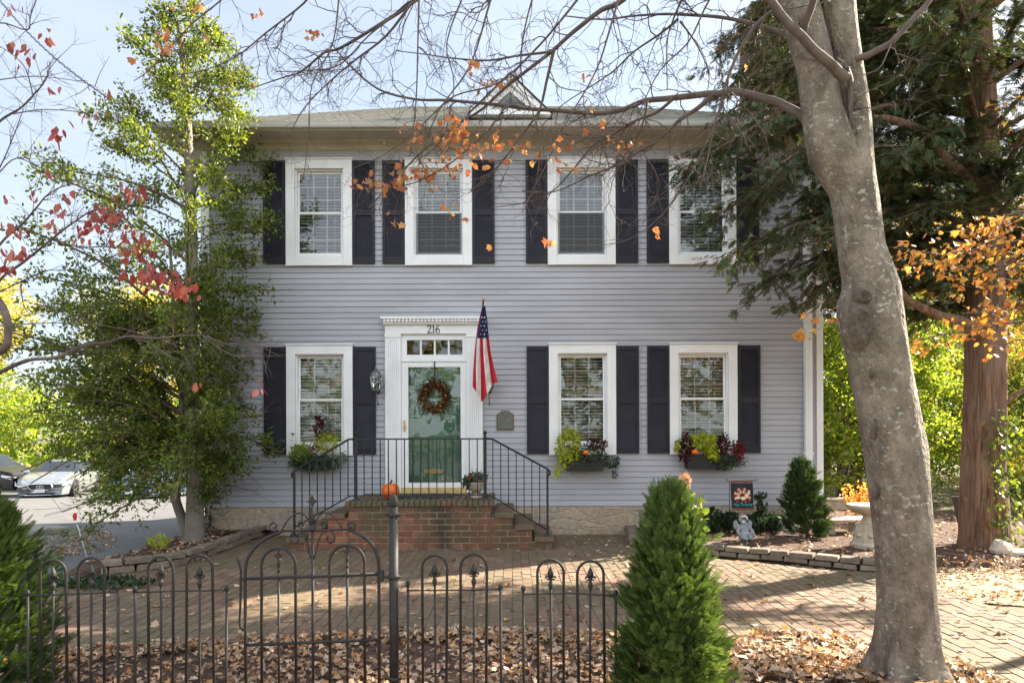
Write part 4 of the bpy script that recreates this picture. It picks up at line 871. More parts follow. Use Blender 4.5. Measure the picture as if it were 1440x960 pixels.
# ---- garden flag
yg = -.9; c = at(1041, 700, yg); GF = thing('garden_flag', (at(1025, 0, yg).x, yg, .1), 'small black garden flag with a colourful turkey picture in front of the foundation', 'flag')
def G(px, py): return at(px, py, yg)
S = MB(); x0 = G(1025.5, 0).x; S.tube([(x0, yg, .08), (x0, yg, G(0, 677).z), (G(1063, 0).x, yg, G(0, 676).z), (G(1065, 0).x, yg, G(0, 674).z), (G(1063, 0).x, yg, G(0, 672.5).z)], .005, 6)
S.tube([(x0, yg, G(0, 677).z), (G(1021, 0).x, yg, G(0, 677).z), (G(1020, 0).x, yg, G(0, 675).z), (G(1023, 0).x, yg, G(0, 674).z)], .005, 6); S.build('stand', 'dark_metal', GF)
def gq(u, v, off=0): # flag surface
    a = G(1026.5+ u*31+v*2.2, 677+v*41.5); return Vector((a.x, yg-.012+.012*math.sin(u*5+v*3)-off, a.z))
S = MB(); S.v = [tuple(gq(i/10, j/12)) for j in range(13) for i in range(11)]; S.f = [(j*11+i, (j+1)*11+i, (j+1)*11+i+1, j*11+i+1) for j in range(12) for i in range(10)]; S.m = [0]*120; S.s = [True]*120
S.m = [1 if (j == 0 or (j == 11)) else 0 for j in range(12) for i in range(10)]; S.build('cloth', ['black_fabric', 'rust'], GF)
for mname, k0 in (('orange_paint', 0), ('cream_paint', 1), ('red_paint', 2), ('violet_paint', 3)):
    S = MB()
    for k in range(22):
        if k % 4 != k0: continue
        a = R(-25+k*230/21); 
        for ring, (r0, r1, w_) in enumerate(((.10, .30, .030), (.27, .40, .022))):
            if ring and k0 == 3: continue
            cu2, cv2 = .50, .50; du, dv = math.cos(a), -math.sin(a)*.72
            q = [gq(cu2+du*r0, cv2+dv*r0, .003+ring*.001), gq(cu2+du*(r0+r1)/2-dv*w_*1.6, cv2+dv*(r0+r1)/2+du*w_*1.3, .003+ring*.001), gq(cu2+du*r1, cv2+dv*r1, .003+ring*.001), gq(cu2+du*(r0+r1)/2+dv*w_*1.6, cv2+dv*(r0+r1)/2-du*w_*1.3, .003+ring*.001)]
            S.add(q, [(0, 1, 2, 3)])
    if mname == 'cream_paint':
        for (u, v, r) in ((.52, .58, .12), (.68, .50, .10), (.78, .42, .08), (.80, .34, .06), (.3, .56, .09)): S.add([gq(u+r*math.cos(a), v+r*.55*math.sin(a), .006) for a in np.linspace(0, 6.283, 11)[:-1]], [tuple(range(10))])
    if mname == 'red_paint':
        for (u, v, r) in ((.25, .70, .05), (.45, .72, .05), (.62, .70, .06), (.80, .66, .05), (.85, .39, .03)): S.add([gq(u+r*math.cos(a), v+r*.7*math.sin(a), .0075) for a in np.linspace(0, 6.283, 9)[:-1]], [tuple(range(8))])
    S.build('printed_picture', mname, GF)
a = G(1043.3, 711.5); text('Happy Thanksgiving', .058, (a.x, yg-.030, a.z), 'teal_paint', GF, sx=.56, ext=.0008, shear=.3, name='lettering')
# ---- statue: seated cherub hugging its knees
p = gp(1046, 760, .10); sx_, sy_ = p.x, p.y
def skin_obj(name, verts, edges, rad, m, parent, sub=2):
    me = bpy.data.meshes.new(name); me.from_pydata(verts, edges, []); o = bpy.data.objects.new('tmp', me); COL.objects.link(o)
    mo = o.modifiers.new('s', 'SKIN'); 
    for i, r in enumerate(rad): me.skin_vertices[0].data[i].radius = (r, r)
    me.skin_vertices[0].data[0].use_root = True
    sb = o.modifiers.new('u', 'SUBSURF'); sb.levels = sub; sb.render_levels = sub; bpy.context.view_layer.update()
    m2 = bpy.data.meshes.new_from_object(o.evaluated_get(bpy.context.evaluated_depsgraph_get())); bpy.data.objects.remove(o)
    for q in m2.polygons: q.use_smooth = True
    m2.name = name; return link(name, m2, m, parent)
SG = thing('garden_statue', (sx_, sy_, .10), 'grey cement statue of a small seated figure on the mulch below the garden flag', 'statue')
q = lambda x, y, z: (sx_+x, sy_+y, .10+z)
V = [q(0, 0, .055), q(0, .015, .12), q(-.005, .01, .18), q(-.005, -.005, .215), q(-.01, -.02, .255), q(-.07, 0, .175), q(-.10, -.03, .11), q(-.075, -.09, .075), q(.06, 0, .175), q(.105, -.03, .12), q(.12, -.06, .04), q(-.06, -.05, .04), q(-.05, -.14, .055), q(0, -.17, .03), q(.05, -.05, .04), q(.05, -.13, .07), q(.01, -.18, .035)]
E = [(0, 1), (1, 2), (2, 3), (3, 4), (2, 5), (5, 6), (6, 7), (2, 8), (8, 9), (9, 10), (0, 11), (11, 12), (12, 13), (0, 14), (14, 15), (15, 16)]
skin_obj('body', V, E, [.075, .06, .045, .03, .058, .028, .024, .018, .028, .024, .016, .05, .038, .024, .05, .036, .024], 'grey_cement', SG)
S = MB(); 
for dx, dz in ((-.045, .04), (.035, .045), (-.02, .06), (.01, .062), (-.055, .01), (.045, .01)): S.lathe([(.002, -.018), (.018, -.008), (.02, .008), (.002, .018)], q(-.01+dx, -.01, .265+dz*.8), 8)
S.build('hair', 'grey_cement', SG)
for sg in (-1, 1): S = MB(); S.prism([(sx_+sg*.03, .10+.15), (sx_+sg*.09, .10+.26), (sx_+sg*.13, .10+.23), (sx_+sg*.12, .10+.15), (sx_+sg*.07, .10+.10)], sy_+.05, sy_+.075); S.build('wing', 'grey_cement', SG, bevel=.008)
# ---- birdbath
p = gp(1222, 771, .10); bx_, by_ = p.x, p.y; s1 = 960/(by_+10.4)
BB = thing('birdbath', (bx_, by_, .10), 'pale cast stone birdbath with a wide bowl partly hidden behind the big grey trunk', 'birdbath')
S = MB(); S.lathe([(.23, 0), (.235, .05), (.205, .07), (.20, .08), (.165, .27), (.17, .285), (.14, .30)], (bx_, by_, .10), 8); S.lathe([(.115, .301), (.10, .33), (.075, .39), (.085, .41)], (bx_, by_, .10), 8); S.build('pedestal', 'cast_stone', BB, bevel=.004)
S = MB(); S.lathe([(.09, .41), (.20, .44), (.255, .50), (.265, .535), (.25, .54), (.18, .50), (.02, .48)], (bx_, by_, .10), 24, rib=lambda th, z: 1+.015*math.cos(th*12)); S.build('bowl', 'cast_stone', BB)
for k in range(8):
    S = MB(); a = (k+.5)*math.pi/4; S.lathe([(.001, 0), (.03, .01), (.035, .03), (.02, .05), (.001, .055)], (bx_+.175*math.cos(a), by_+.175*math.sin(a), .24), 10); S.build('carving', 'cast_stone', BB)
# ---- curved bench
p = gp(1177, 750, .10); BN = thing('stone_bench', (p.x, p.y, .10), 'small pale curved stone bench by the house corner shrub', 'bench')
S = MB(); pl = []
for r in (.62, .34): pl += [(p.x-.15+r*math.cos(a)*1.0, p.y+.25+r*math.sin(a)*.8-.3) for a in (np.linspace(-1.9, -.15, 12) if r > .5 else np.linspace(-.15, -1.9, 12))]
pl = [(a, b+.3) for a, b in pl]; S.slab(pl, .10+.17, .10+.215); S.build('seat', 'cast_stone', BN, bevel=.012)
for a in (-1.6, -.5): 
    S = MB(); S.obox((p.x-.15+.48*math.cos(a), p.y+.25+.38*math.sin(a), .10+.085), (.16, .10, .17), (0, 0, a), taper=.85); S.build('leg', 'cast_stone', BN, bevel=.01)
# rocks and board at the cedar
def rock(c, s, label, seed):
    g = random.Random(seed); import bmesh
    bm = bmesh.new(); bmesh.ops.create_icosphere(bm, subdivisions=2, radius=1)
    for v in bm.verts: v.co = Vector((v.co.x*s[0], v.co.y*s[1], v.co.z*s[2]))*(1+g.uniform(-.14, .14)); 
    for v in bm.verts: v.co += Vector((c[0], c[1], c[2]+s[2]*.7))
    me = bpy.data.meshes.new('rock'); bm.to_mesh(me); bm.free(); o = link('rock', me, 'pale_rock', origin=c); tag(o, label, 'rock')
p = gp(1408, 782, .08); rock((p.x, p.y, .06), (.12, .12, .12), 'pale upright rock at the foot of the reddish cedar trunk', 3)
p = gp(1432, 786, .05); rock((p.x+.05, p.y, .04), (.20, .14, .07), 'low flat pale rock at the right edge beside the upright one', 4)
p0 = at(1357, 772, -1.55); p1 = at(1346, 700, -1.35); S = MB(); S.add([(p0.x-.05, -1.60, .06), (p0.x+.06, -1.60, .06), (p1.x+.04, -1.35, p1.z), (p1.x-.06, -1.35, p1.z), (p0.x-.05, -1.57, .06), (p0.x+.06, -1.57, .06), (p1.x+.04, -1.32, p1.z), (p1.x-.06, -1.32, p1.z)], [(0, 1, 2, 3), (7, 6, 5, 4), (0, 4, 5, 1), (1, 5, 6, 2), (2, 6, 7, 3), (3, 7, 4, 0)])
o = S.build('wooden_board', 'wood_dark', origin=(p0.x, -1.6, .06)); tag(o, 'dark weathered board leaning against the cedar trunk', 'board')
# reflector stake
b0 = gp(124, 790); t = thing('driveway_marker', b0, 'thin white stake with an oval red reflector beside the asphalt', 'marker stake')
tp = at(105.5, 725, b0.y); S = MB(); S.tube([b0, tp], .004, 6); S.build('stake', 'white_paint', t)
S = MB(); S.v = []; S.prism([(tp.x-.004+.022*math.cos(a), tp.z+.01+.048*math.sin(a)) for a in np.linspace(0, 6.283, 15)[:-1]], tp.y-.008, tp.y+.004); S.build('reflector', 'red_plastic', t)
# asphalt curb patch
p = gp(42, 745, -.1); S = MB(); S.slab([(p.x-.7, p.y-.2), (p.x+.4, p.y-.25), (p.x+.65, p.y), (p.x+.3, p.y+.25), (p.x-.7, p.y+.25)], gz(p.x, p.y)-.02, gz(p.x, p.y)+.10); o = S.build('parking_island', 'old_concrete', origin=(p.x, p.y, gz(p.x, p.y)), bevel=.03); structure(o)
# overhead wire
a = at(-15, -24, 9.6); b = Vector((-4.95, -.1, 5.98)); S = MB(); S.tube([a.lerp(b, t)+Vector((0, 0, -.45*4*t*(1-t))) for t in np.linspace(0, 1, 24)], .012, 5)
S.tube([a.lerp(b, t)+Vector((.03*math.sin(t*220), 0, -.45*4*t*(1-t)+.03*math.cos(t*220))) for t in np.linspace(0, 1, 300)], .006, 4)
o = S.build('overhead_wire', 'black', origin=b); tag(o, 'black twisted service wire running from the sky to the house corner', 'wire')

# ================================================================ IRON FENCE
def fleur(S, x, y, z, k=1.0, kind=0):
    if kind == 0:
        S.lathe([(.006, -.075*k), (.011, -.06*k), (.013, -.045*k), (.008, -.03*k), (.006, -.012*k), (.012, 0), (.017, .008*k), (.015, .022*k), (.007, .042*k), (.001, .055*k)], (x, y, z), 8)
        for sg in (-1, 1): S.tube([(x, y, z-.012*k), (x+sg*.012*k, y, z-.004*k), (x+sg*.024*k, y, z-.002*k), (x+sg*.028*k, y, z-.012*k)], [.006, .006, .006, .004], 6)
        S.tube([(x-.022*k, y, z-.018*k), (x+.022*k, y, z-.018*k)], .0045, 6)
    else:
        S.lathe([(.006, -.10*k), (.010, -.085*k), (.006, -.07*k), (.010, -.04*k), (.006, -.02*k)], (x, y, z), 8)
        S.prism([(x+a*k, z+b*k) for a, b in ((0, -.03), (.008, -.008), (.030, .004), (.010, .016), (0, .045), (-.010, .016), (-.030, .004), (-.008, -.008))], y-.004, y+.004)
def fpanel(Y, posts, hoops, railpy, label, balls):
    def X(px): return at(px, 603, Y).x
    def Z(py): return at(720, py, Y).z
    t = thing('iron_fence_panel', (X(posts[0]), Y, 0), label, 'fence panel', 'low iron fence panels along the front')
    for p_, b_ in zip(posts, balls):
        S = MB(); S.tube([(X(p_)+random.uniform(-.012, .012), Y, -.05), (X(p_), Y, Z(b_)-.012)], .007, 8); S.lathe([(.004, -.006), (.011, 0), (.013, .010), (.010, .020), (.001, .026)], (X(p_), Y, Z(b_)-.014), 8); S.build('end_post', 'fence_iron', t)
    for (l, r, top, pick) in hoops:
        rad = (X(r)-X(l))/2; cx = (X(l)+X(r))/2; zt = Z(top)-.007; j = random.uniform(-.01, .01); j2 = random.uniform(-.01, .01)
        pts = [(X(l)+j, Y, -.05), (X(l), Y, zt-rad)]+[(cx-rad*math.cos(a), Y, zt-rad+rad*math.sin(a)) for a in np.linspace(0, math.pi, 15)[1:-1]]+[(X(r), Y, zt-rad), (X(r)+j2, Y, -.05)]
        S = MB(); S.tube(pts, .0072, 8); S.build('hoop', 'fence_iron', t)
        S = MB(); S.tube([(cx+random.uniform(-.008, .008), Y+.001, -.05), (cx, Y+.001, Z(pick)-.06)], .0062, 8); pk = S.build('picket', 'fence_iron', t)
        S = MB(); fleur(S, cx, Y, Z(pick)-.05, .95); S.build('finial', 'fence_iron', pk)
    S = MB(); pr = [(X(a), Y-.004+.002*k, Z(b)) for k, (a, b) in enumerate(railpy)]; S.tube(smooth_path(pr, 3), .0045, 6); S.build('rail', 'fence_iron', t)
    return t
fpanel(-6.85, (38, 165), ((56, 92, 783, 795), (109, 146, 780, 791)), ((34, 834), (90, 833), (165, 830)), 'leftmost low black hooped fence panel beside the left arborvitae', (829, 822))
fpanel(-6.82, (189, 318), ((208, 243, 779, 791), (262, 298, 777, 793)), ((186, 830), (250, 829), (320, 828)), 'low black hooped fence panel just left of the scrolled gate', (824, 824))
fpanel(-6.85, (573, 703), ((593, 628, 778, 791), (647, 684, 777, 791)), ((571, 829), (640, 829), (705, 828)), 'low black hooped fence panel just right of the tall gate post', (818, 823))
fpanel(-6.87, (735, 865), ((755, 792, 785, 796), (811, 848, 787, 797)), ((733, 835), (800, 834), (866, 838)), 'low black hooped fence panel ending at the bright green arborvitae', (826, 832))
# gate
Y = -6.88
def X(px): return at(px, 603, Y).x
def Z(py): return at(720, py, Y).z
GT = thing('iron_gate', (X(532), Y, 0), 'black iron garden gate with scrollwork and a tall spear in the middle', 'gate')
def pp(*l): return [(X(a), Y, Z(b)) for a, b in l]
S = MB(); S.tube(pp((345, 1030), (344, 860), (344, 812))+smooth_path(pp((344, 805), (347, 785), (358, 768), (376, 754), (395, 746), (400, 745)), 4), .0085, 8); S.tube(pp((532, 1030), (532, 860), (532, 810))+smooth_path(pp((532, 800), (531, 785), (524, 767), (510, 753), (492, 744)), 4), .0085, 8)
S.tube(pp((396, 745), (492, 743.5)), .006, 8); S.build('frame', 'fence_iron', GT)
for nm, a in (('rail', ((345, 812), (534, 806))), ('rail', ((347, 905), (533, 898)))): S = MB(); S.tube(pp(*a), .0085, 8); S.build(nm, 'fence_iron', GT)
S = MB(); S.tube(pp((347, 1020), (533, 1012)), .0085, 8); S.build('rail', 'fence_iron', GT)
for l, r, top, pk_ in ((367, 415, 767, 778), (463, 512, 763, 772)):
    rad = (X(r)-X(l))/2; cx = (X(l)+X(r))/2; zt = Z(top)-.008
    S = MB(); S.tube([(X(l), Y, 0.04), (X(l), Y, zt-rad)]+[(cx-rad*math.cos(a), Y, zt-rad+rad*math.sin(a)) for a in np.linspace(0, math.pi, 17)[1:-1]]+[(X(r), Y, zt-rad), (X(r), Y, .04)], .008, 8); S.build('hoop', 'fence_iron', GT)
    S = MB(); S.tube([(cx, Y, .04), (cx, Y, Z(pk_+14))], .0065, 8); pk = S.build('picket', 'fence_iron', GT); S = MB(); fleur(S, cx, Y, Z(pk_+3), .85, 1); S.build('finial', 'fence_iron', pk)
S = MB(); S.tube(pp((439, 1025), (439, 735)), .0075, 8); S.tube(pp((439, 742), (439, 712)), [.014, .009], 8); sp = S.build('picket', 'fence_iron', GT); S = MB(); fleur(S, X(439), Y, Z(705), 1.05, 1); S.lathe([(.02, -.01), (.016, .01), (.01, .02)], (X(439), Y, Z(740)), 8); S.build('finial', 'fence_iron', sp)
def scroll(c, r0, turns, a0, sg): return [(c[0]+sg*r0*(1-t*.72)*math.cos(a0-turns*2*math.pi*t), Y-.003, c[1]+r0*(1-t*.72)*math.sin(a0-turns*2*math.pi*t)) for t in np.linspace(0, 1, 26)]
S = MB()
for sg in (-1, 1):
    mxp = lambda px: 439+sg*(px-439) if True else px
    q = lambda *l: [(X(439+sg*a), Y-.002, Z(b)) for a, b in l]
    S.tube(scroll((X(439+sg*54), Z(738)), .027, 1.15, -1.2, -sg)[::-1], .0055, 6)                  # outer scroll
    S.tube(smooth_path(q((43, 744), (36, 732), (26, 722), (15, 720), (7, 727), (3, 736)), 4), .0045, 6)
    S.tube(scroll((X(439+sg*15), Z(736)), .020, 1.1, -1.3, -sg), .0045, 6)
    S.tube(smooth_path(q((2, 784), (5, 775), (8, 760), (14, 748), (22, 744), (29, 748), (31, 757), (25, 762), (20, 758), (22, 753)), 4), .0045, 6)
S.build('scrollwork', 'fence_iron', GT)
S = MB(); S.tube(smooth_path(pp((333, 783), (336, 792), (338, 800), (338, 812), (337, 850), (336, 872), (338, 882), (344, 884)), 3), .006, 8); S.tube(pp((336, 812), (344, 812)), .007, 6); S.build('latch', 'fence_iron', GT)
S = MB(); S.box(X(533), X(539), Y-.012, Y+.012, Z(816), Z(800)); S.tube(pp((536, 808), (548, 812)), .008, 6); S.build('hinge', 'fence_iron', GT, bevel=.002)
# gate post
PX, PY_ = X(552), Y+.02; P = thing('gate_post', (PX, PY_, 0), 'tall dark iron post with a pointed cap that carries the scrolled gate', 'post')
S = MB(); S.tube([(PX, PY_, -.05), (PX, PY_, Z(712))], .024, 14); S.build('shaft', 'fence_iron', P)
S = MB(); S.lathe([(.024, 0), (.026, .01), (.026, .02), (.022, .045), (.012, .062), (.002, .07)], (PX, PY_, Z(712)), 14); S.build('cap', 'fence_iron', P)
for zc_ in (723, 811, 955):
    S = MB(); S.lathe([(.0245, -.012), (.029, -.010), (.029, .010), (.0245, .012)], (PX, PY_, Z(zc_)), 14); S.tube([(PX-.045, PY_-.004, Z(zc_)), (PX+.042, PY_-.004, Z(zc_))], .006, 6); S.build('collar', 'fence_iron', P)
# ================================================================ CARS IN THE LOT
def car(loc, rz, body, kind, label, plate=True):
    """nose towards local +x; built in local metres, then turned"""
    t = thing('parked_car', loc, label, 'car', 'cars in the parking lot'); t.rotation_euler = (0, 0, rz)
    def put(S, nm, m, par=t, **k):
        o = S.build(nm, m, None, **k); o.parent = par; return o
    L, Wd = (4.7, 1.84) if kind == 'sedan' else (4.8, 1.95)
    if kind == 'sedan': top = [(-2.35, .70), (-2.30, .98), (-1.75, 1.05), (-1.0, 1.36), (-.35, 1.44), (.25, 1.40), (1.05, 1.02), (1.6, .95), (2.15, .80), (2.35, .62)]; belt, low, wr = .93, .22, .335
    else: top = [(-2.4, .95), (-2.36, 1.25), (-2.15, 1.62), (-1.3, 1.76), (-.2, 1.77), (.35, 1.68), (1.05, 1.20), (1.7, 1.12), (2.25, 1.02), (2.4, .80)]; belt, low, wr = 1.10, .30, .39
    S = MB(); xs = sorted(set([p[0] for p in top]+list(np.linspace(-L/2, L/2, 40)))); secs = []
    ws = (-L/2+.95, L/2-.95)
    for x in xs:
        zt = float(np.interp(x, [p[0] for p in top], [p[1] for p in top])); e = 1-.16*abs(x/(L/2))**6-.04*abs(x/(L/2))**2; hw = Wd/2*e
        bl = min(belt-.02*x/2, zt-.03); lo = low
        for c in ws:
            if abs(x-c) < wr+.06: lo = max(lo, math.sqrt(max((wr+.06)**2-(x-c)**2, 0))+wr-.02)
        k = max(0, min(1, (zt-bl)/.45)); rw = hw*(1-.26*k)
        secs.append([(x, s*y, z) for s, y, z in ((1, hw*.93, lo), (1, hw, max(lo+.02, .5)), (1, hw, max(bl-.14, lo+.04)), (1, hw*.965, bl), (1, rw, max(zt-.07, bl+.005)), (1, rw*.80, zt-.012*(1+k)), (1, 0, zt), (-1, rw*.80, zt-.012*(1+k)), (-1, rw, max(zt-.07, bl+.005)), (-1, hw*.965, bl), (-1, hw, max(bl-.14, lo+.04)), (-1, hw, max(lo+.02, .5)), (-1, hw*.93, lo))])
    n = 13; v = [p for s in secs for p in s]; f = []; mi = []
    for i in range(len(secs)-1):
        for k in range(n-1):
            a = (i*n+k, i*n+k+1, (i+1)*n+k+1, (i+1)*n+k); f.append(a)
            zt = (secs[i][6][2]+secs[i+1][6][2])/2; x = (xs[i]+xs[i+1])/2; g_ = 0
            slope = abs(secs[i+1][6][2]-secs[i][6][2])/max(xs[i+1]-xs[i], .01)
            if k in (3, 8) and zt > belt+.16: g_ = 1
            if k in (4, 5, 6, 7) and slope > .28 and zt > belt+.06: g_ = 1
            mi.append(g_)
    f += [tuple(range(n)), tuple((len(secs)-1)*n+k for k in range(n-1, -1, -1))]; mi += [0, 0]
    S.v = v; S.f = f; S.m = mi; S.s = [True]*len(f); b = S.build('body', [body, 'car_glass']); b.parent = t
    S = MB(); S.box(-L/2+.3, L/2-.3, -Wd/2+.25, Wd/2-.25, low+.02, .55); put(S, 'underbody', 'black')
    for c in ws:
        for s in (-1, 1):
            y = s*(Wd/2-.12); S = MB()
            ring = lambda r, yy: [(c+r*math.cos(a), yy, wr+r*math.sin(a)) for a in np.linspace(0, 2*math.pi, 25)[:-1]]
            R_ = [ring(wr*.62, y+s*.09), ring(wr*.68, y+s*.11), ring(wr*.95, y+s*.11), ring(wr, y+s*.07), ring(wr, y-s*.10)]; vv = [p for r in R_ for p in r]
            S.add(vv, [(i*24+k, i*24+(k+1) % 24, (i+1)*24+(k+1) % 24, (i+1)*24+k) for i in range(4) for k in range(24)], 0, True); wh = put(S, 'wheel', 'tyre')
            S = MB(); S.add([(c, y+s*.085, wr)]+ring(wr*.16, y+s*.09), [(0, 1+k, 1+(k+1) % 24) for k in range(24)])
            for k in range(5):
                a = k*2*math.pi/5; S.obox((c+wr*.38*math.cos(a), y+s*.085, wr+wr*.38*math.sin(a)), (wr*.5, .03, wr*.17), (0, -a, 0))
            S.add(ring(wr*.56, y+s*.09)+ring(wr*.67, y+s*.10), [(k, (k+1) % 24, 24+(k+1) % 24, 24+k) for k in range(24)])
            put(S, 'rim', 'chrome', wh)
    zf = .62 if kind == 'sedan' else .80; S = MB(); xf = L/2-.02
    S.add([(xf+.035, y*Wd/2, z) for y, z in ((-.38, zf+.02), (.38, zf+.02), (.44, zf-.09), (.30, zf-.21), (-.30, zf-.21), (-.44, zf-.09))], [(0, 1, 2, 3, 4, 5)])
    S.add([(xf+.03, y*Wd/2, z) for y, z in ((-.55, zf-.30), (.55, zf-.30), (.45, zf-.38), (-.45, zf-.38))], [(0, 1, 2, 3)]); put(S, 'grille', 'black')
    S = MB()
    for k in (-1, 1): S.tube([(xf+.045, k*.055+.06*math.cos(a), zf-.09+.04*math.sin(a)) for a in np.linspace(0, 6.283, 13)], .011, 5)
    S.tube([(xf+.037, y*Wd/2, z) for y, z in ((-.44, zf-.09), (-.38, zf+.02), (.38, zf+.02), (.44, zf-.09), (.30, zf-.21), (-.30, zf-.21), (-.44, zf-.09))], .012, 4); put(S, 'emblem', 'chrome')
    for s in (-1, 1):
        S = MB(); S.add([(xf+.03, s*.40*Wd, zf+.03), (xf+.02, s*.30*Wd, zf-.0), (xf+.0, s*.29*Wd, zf-.06), (xf-.02, s*.44*Wd, zf-.05), (xf-.30, s*.505*Wd, zf+.02), (xf-.32, s*.50*Wd, zf+.12)], [(0, 1, 2, 3, 4, 5)] if s > 0 else [(5, 4, 3, 2, 1, 0)]); put(S, 'headlight', 'headlight_glass')
        S = MB(); S.obox((.75 if kind == 'sedan' else .6, s*(Wd/2+.08), belt+.08), (.12, .20, .13)); put(S, 'mirror', body, bevel=.03)
    S = MB(); S.box(xf+.045, xf+.055, -.16, .16, zf-.30, zf-.17)
    if plate: put(S, 'number_plate', 'plate_white')
    S = MB()
    for s in (-1, 1): S.tube([(x, s*(Wd/2+.003), .62) for x in (-L/2+.6, L/2-1.1)], .012, 4); S.tube([(-.35, s*Wd*.44, belt+.02), (-.35, s*Wd*.38, (1.40 if kind == 'sedan' else 1.72))], .03, 4)
    put(S, 'trim', 'black' if kind == 'sedan' else 'chrome')
    return t
def lot(px, d):
    Y = d+CY; x = (px-720)*d/F; return (x, Y, gz(x, Y)-.012)
car(lot(88, 27.5), R(-74), 'car_silver', 'sedan', 'silver sedan facing the camera with a dark oval grille, parked beside the dark grey car')
car(lot(-22, 28), R(-14), 'car_dark', 'suv', 'dark grey sport utility car at the left edge of the picture', plate=False)
car(lot(232, 26), R(-92), 'car_blue', 'sedan', 'dark blue car mostly hidden behind the lower holly leaves')

# ================================================================ TREES AND PLANTS
def rad_interp(z, tab): return float(np.interp(z, [t[0] for t in tab], [t[1] for t in tab]))
# ---- holly by the house corner
hb = gp(274, 767); hx, hy0 = hb.x, hb.y; HT = thing('holly_tree', (hx, hy0, 0), 'tall holly with two stems and small glossy leaves at the left house corner', 'tree')
def hp(px, py, dy=0): return at(px, py, hy0+dy)
tr1 = smooth_path([hp(274, 775), hp(273, 740), hp(274, 690), hp(273, 640), hp(271, 560, .05), hp(269, 480, .05), hp(270, 400), hp(270, 320), hp(268, 250), hp(266, 190), hp(262, 120), hp(256, 60), hp(252, 30)], 3)
S = MB(); n = len(tr1); S.tube(tr1, [.115*(1-i/n)**.7+.01+(.04*math.exp(-i/1.5)) for i in range(n)], 12, wob=lambda i, t, p: 1+.05*math.sin(t*3+i*.5)+.03*math.sin(t*5-i)); S.build('trunk', 'bark_grey', HT)
tr2 = smooth_path([hp(263, 770, .1), hp(258, 735, .1), hp(248, 705, .05), hp(247, 685), hp(252, 655), hp(251, 620), hp(256, 560, .1), hp(250, 480, .2), hp(244, 400, .2), hp(238, 330, .2)], 3)
S = MB(); n = len(tr2); S.tube(tr2, [.065*(1-i/n)**.7+.008 for i in range(n)], 8); S.build('trunk', 'bark_grey', HT)
RLt = [(.2, .4), (.5, .95), (.9, 1.3), (1.25, 1.55), (1.5, 2.2), (1.8, 2.5), (2.6, 2.05), (3.3, 1.95), (3.9, 2.0), (4.5, 1.75), (5.2, 1.45), (5.7, 1.25), (6.1, .75), (6.6, .62), (7.1, .35), (7.3, .1)]
RRt = [(.2, .15), (.8, .25), (1.2, .9), (1.7, 1.0), (2.2, .35), (2.9, .50), (3.5, .85), (3.9, .55), (4.2, 1.15), (4.8, 1.0), (5.4, 1.05), (5.9, .85), (6.4, .70), (6.9, .55), (7.3, .1)]
LP, LA = [], []; Sb = MB(); random.seed(21)
k = 0; z = .75; ZQ = []
while z < 7.25: z += (.050 if z > 1.0 else .042) if z < 3.7 else .074; ZQ.append((z, None))
ZQ += [(random.uniform(1.15, 3.2), math.pi+random.uniform(-.55, .45)) for _ in range(34)]
for z, th in ZQ:
    th = th or k*2.399+random.uniform(-.4, .4); k += 1
    c, s = math.cos(th), math.sin(th); rx1 = rad_interp(z, RRt if c > 0 else RLt); rdp = min(rad_interp(z, RLt), 1.5)
    L = (rx1*abs(c)+rdp*abs(s))*random.uniform(.5, 1.0)/max(.75, abs(c)+abs(s)*.6)
    if s > 0 and c > -.3: L = min(L, .75/max(s, .01))
    zb = z-random.uniform(.15, .45)*L*(1 if z > 1.6 else .0); zb = max(zb, .8 if z > 1 else z)
    base = min(tr1, key=lambda p: abs(p.z-zb)) if random.random() < .7 or zb > 4.4 else min(tr2, key=lambda p: abs(p.z-zb))
    tgt = Vector((hx+c*L, hy0+s*L, z-(.25*L if z < 1.6 else 0))); mid = base.lerp(tgt, .5)+Vector((0, 0, .10*L))+rv(.04); pth = smooth_path([base, mid, tgt], 5)
    Sb.tube(pth, [.006+.016*(L/2)*(1-i/len(pth)) for i in range(len(pth))], 5, cap=False)
    for i in range(2, len(pth)):
        f = i/len(pth); ns = 3 if z < 3.7 else (4 if f > .5 else 1)
        for m_ in range(ns):
            d = ((pth[i]-pth[i-1]).normalized()*.6+rv(.55)+Vector((0, 0, .1))).normalized(); l = random.uniform(.16, .42)*(1.25-.35*f)
            q = pth[i]; nn = int(l/.0145)
            if random.random() < .5: Sb.tube([q, q+d*l*.5, q+d*l], .003, 3, cap=False)
            for w_ in range(nn):
                pos = q+d*l*(w_/nn)+rv(.038)
                if pos.y > -.08 and pos.x > XL-.06 and pos.z < 6.1: continue
                if pos.x < hx-rad_interp(pos.z, RLt)-random.uniform(-.15, .12) or pos.x > hx+rad_interp(pos.z, RRt)+random.uniform(-.1, .15): continue
                LP.append(pos); LA.append(d)
Sb.build('branches', 'bark_brown', HT)
print('holly leaves', len(LP))
leaves('foliage', LP, .056, 'oval', 'leaf_holly', HT, axis=LA, ajit=1.1, seed=31, up=(0, 0, 1), njit=1.1)

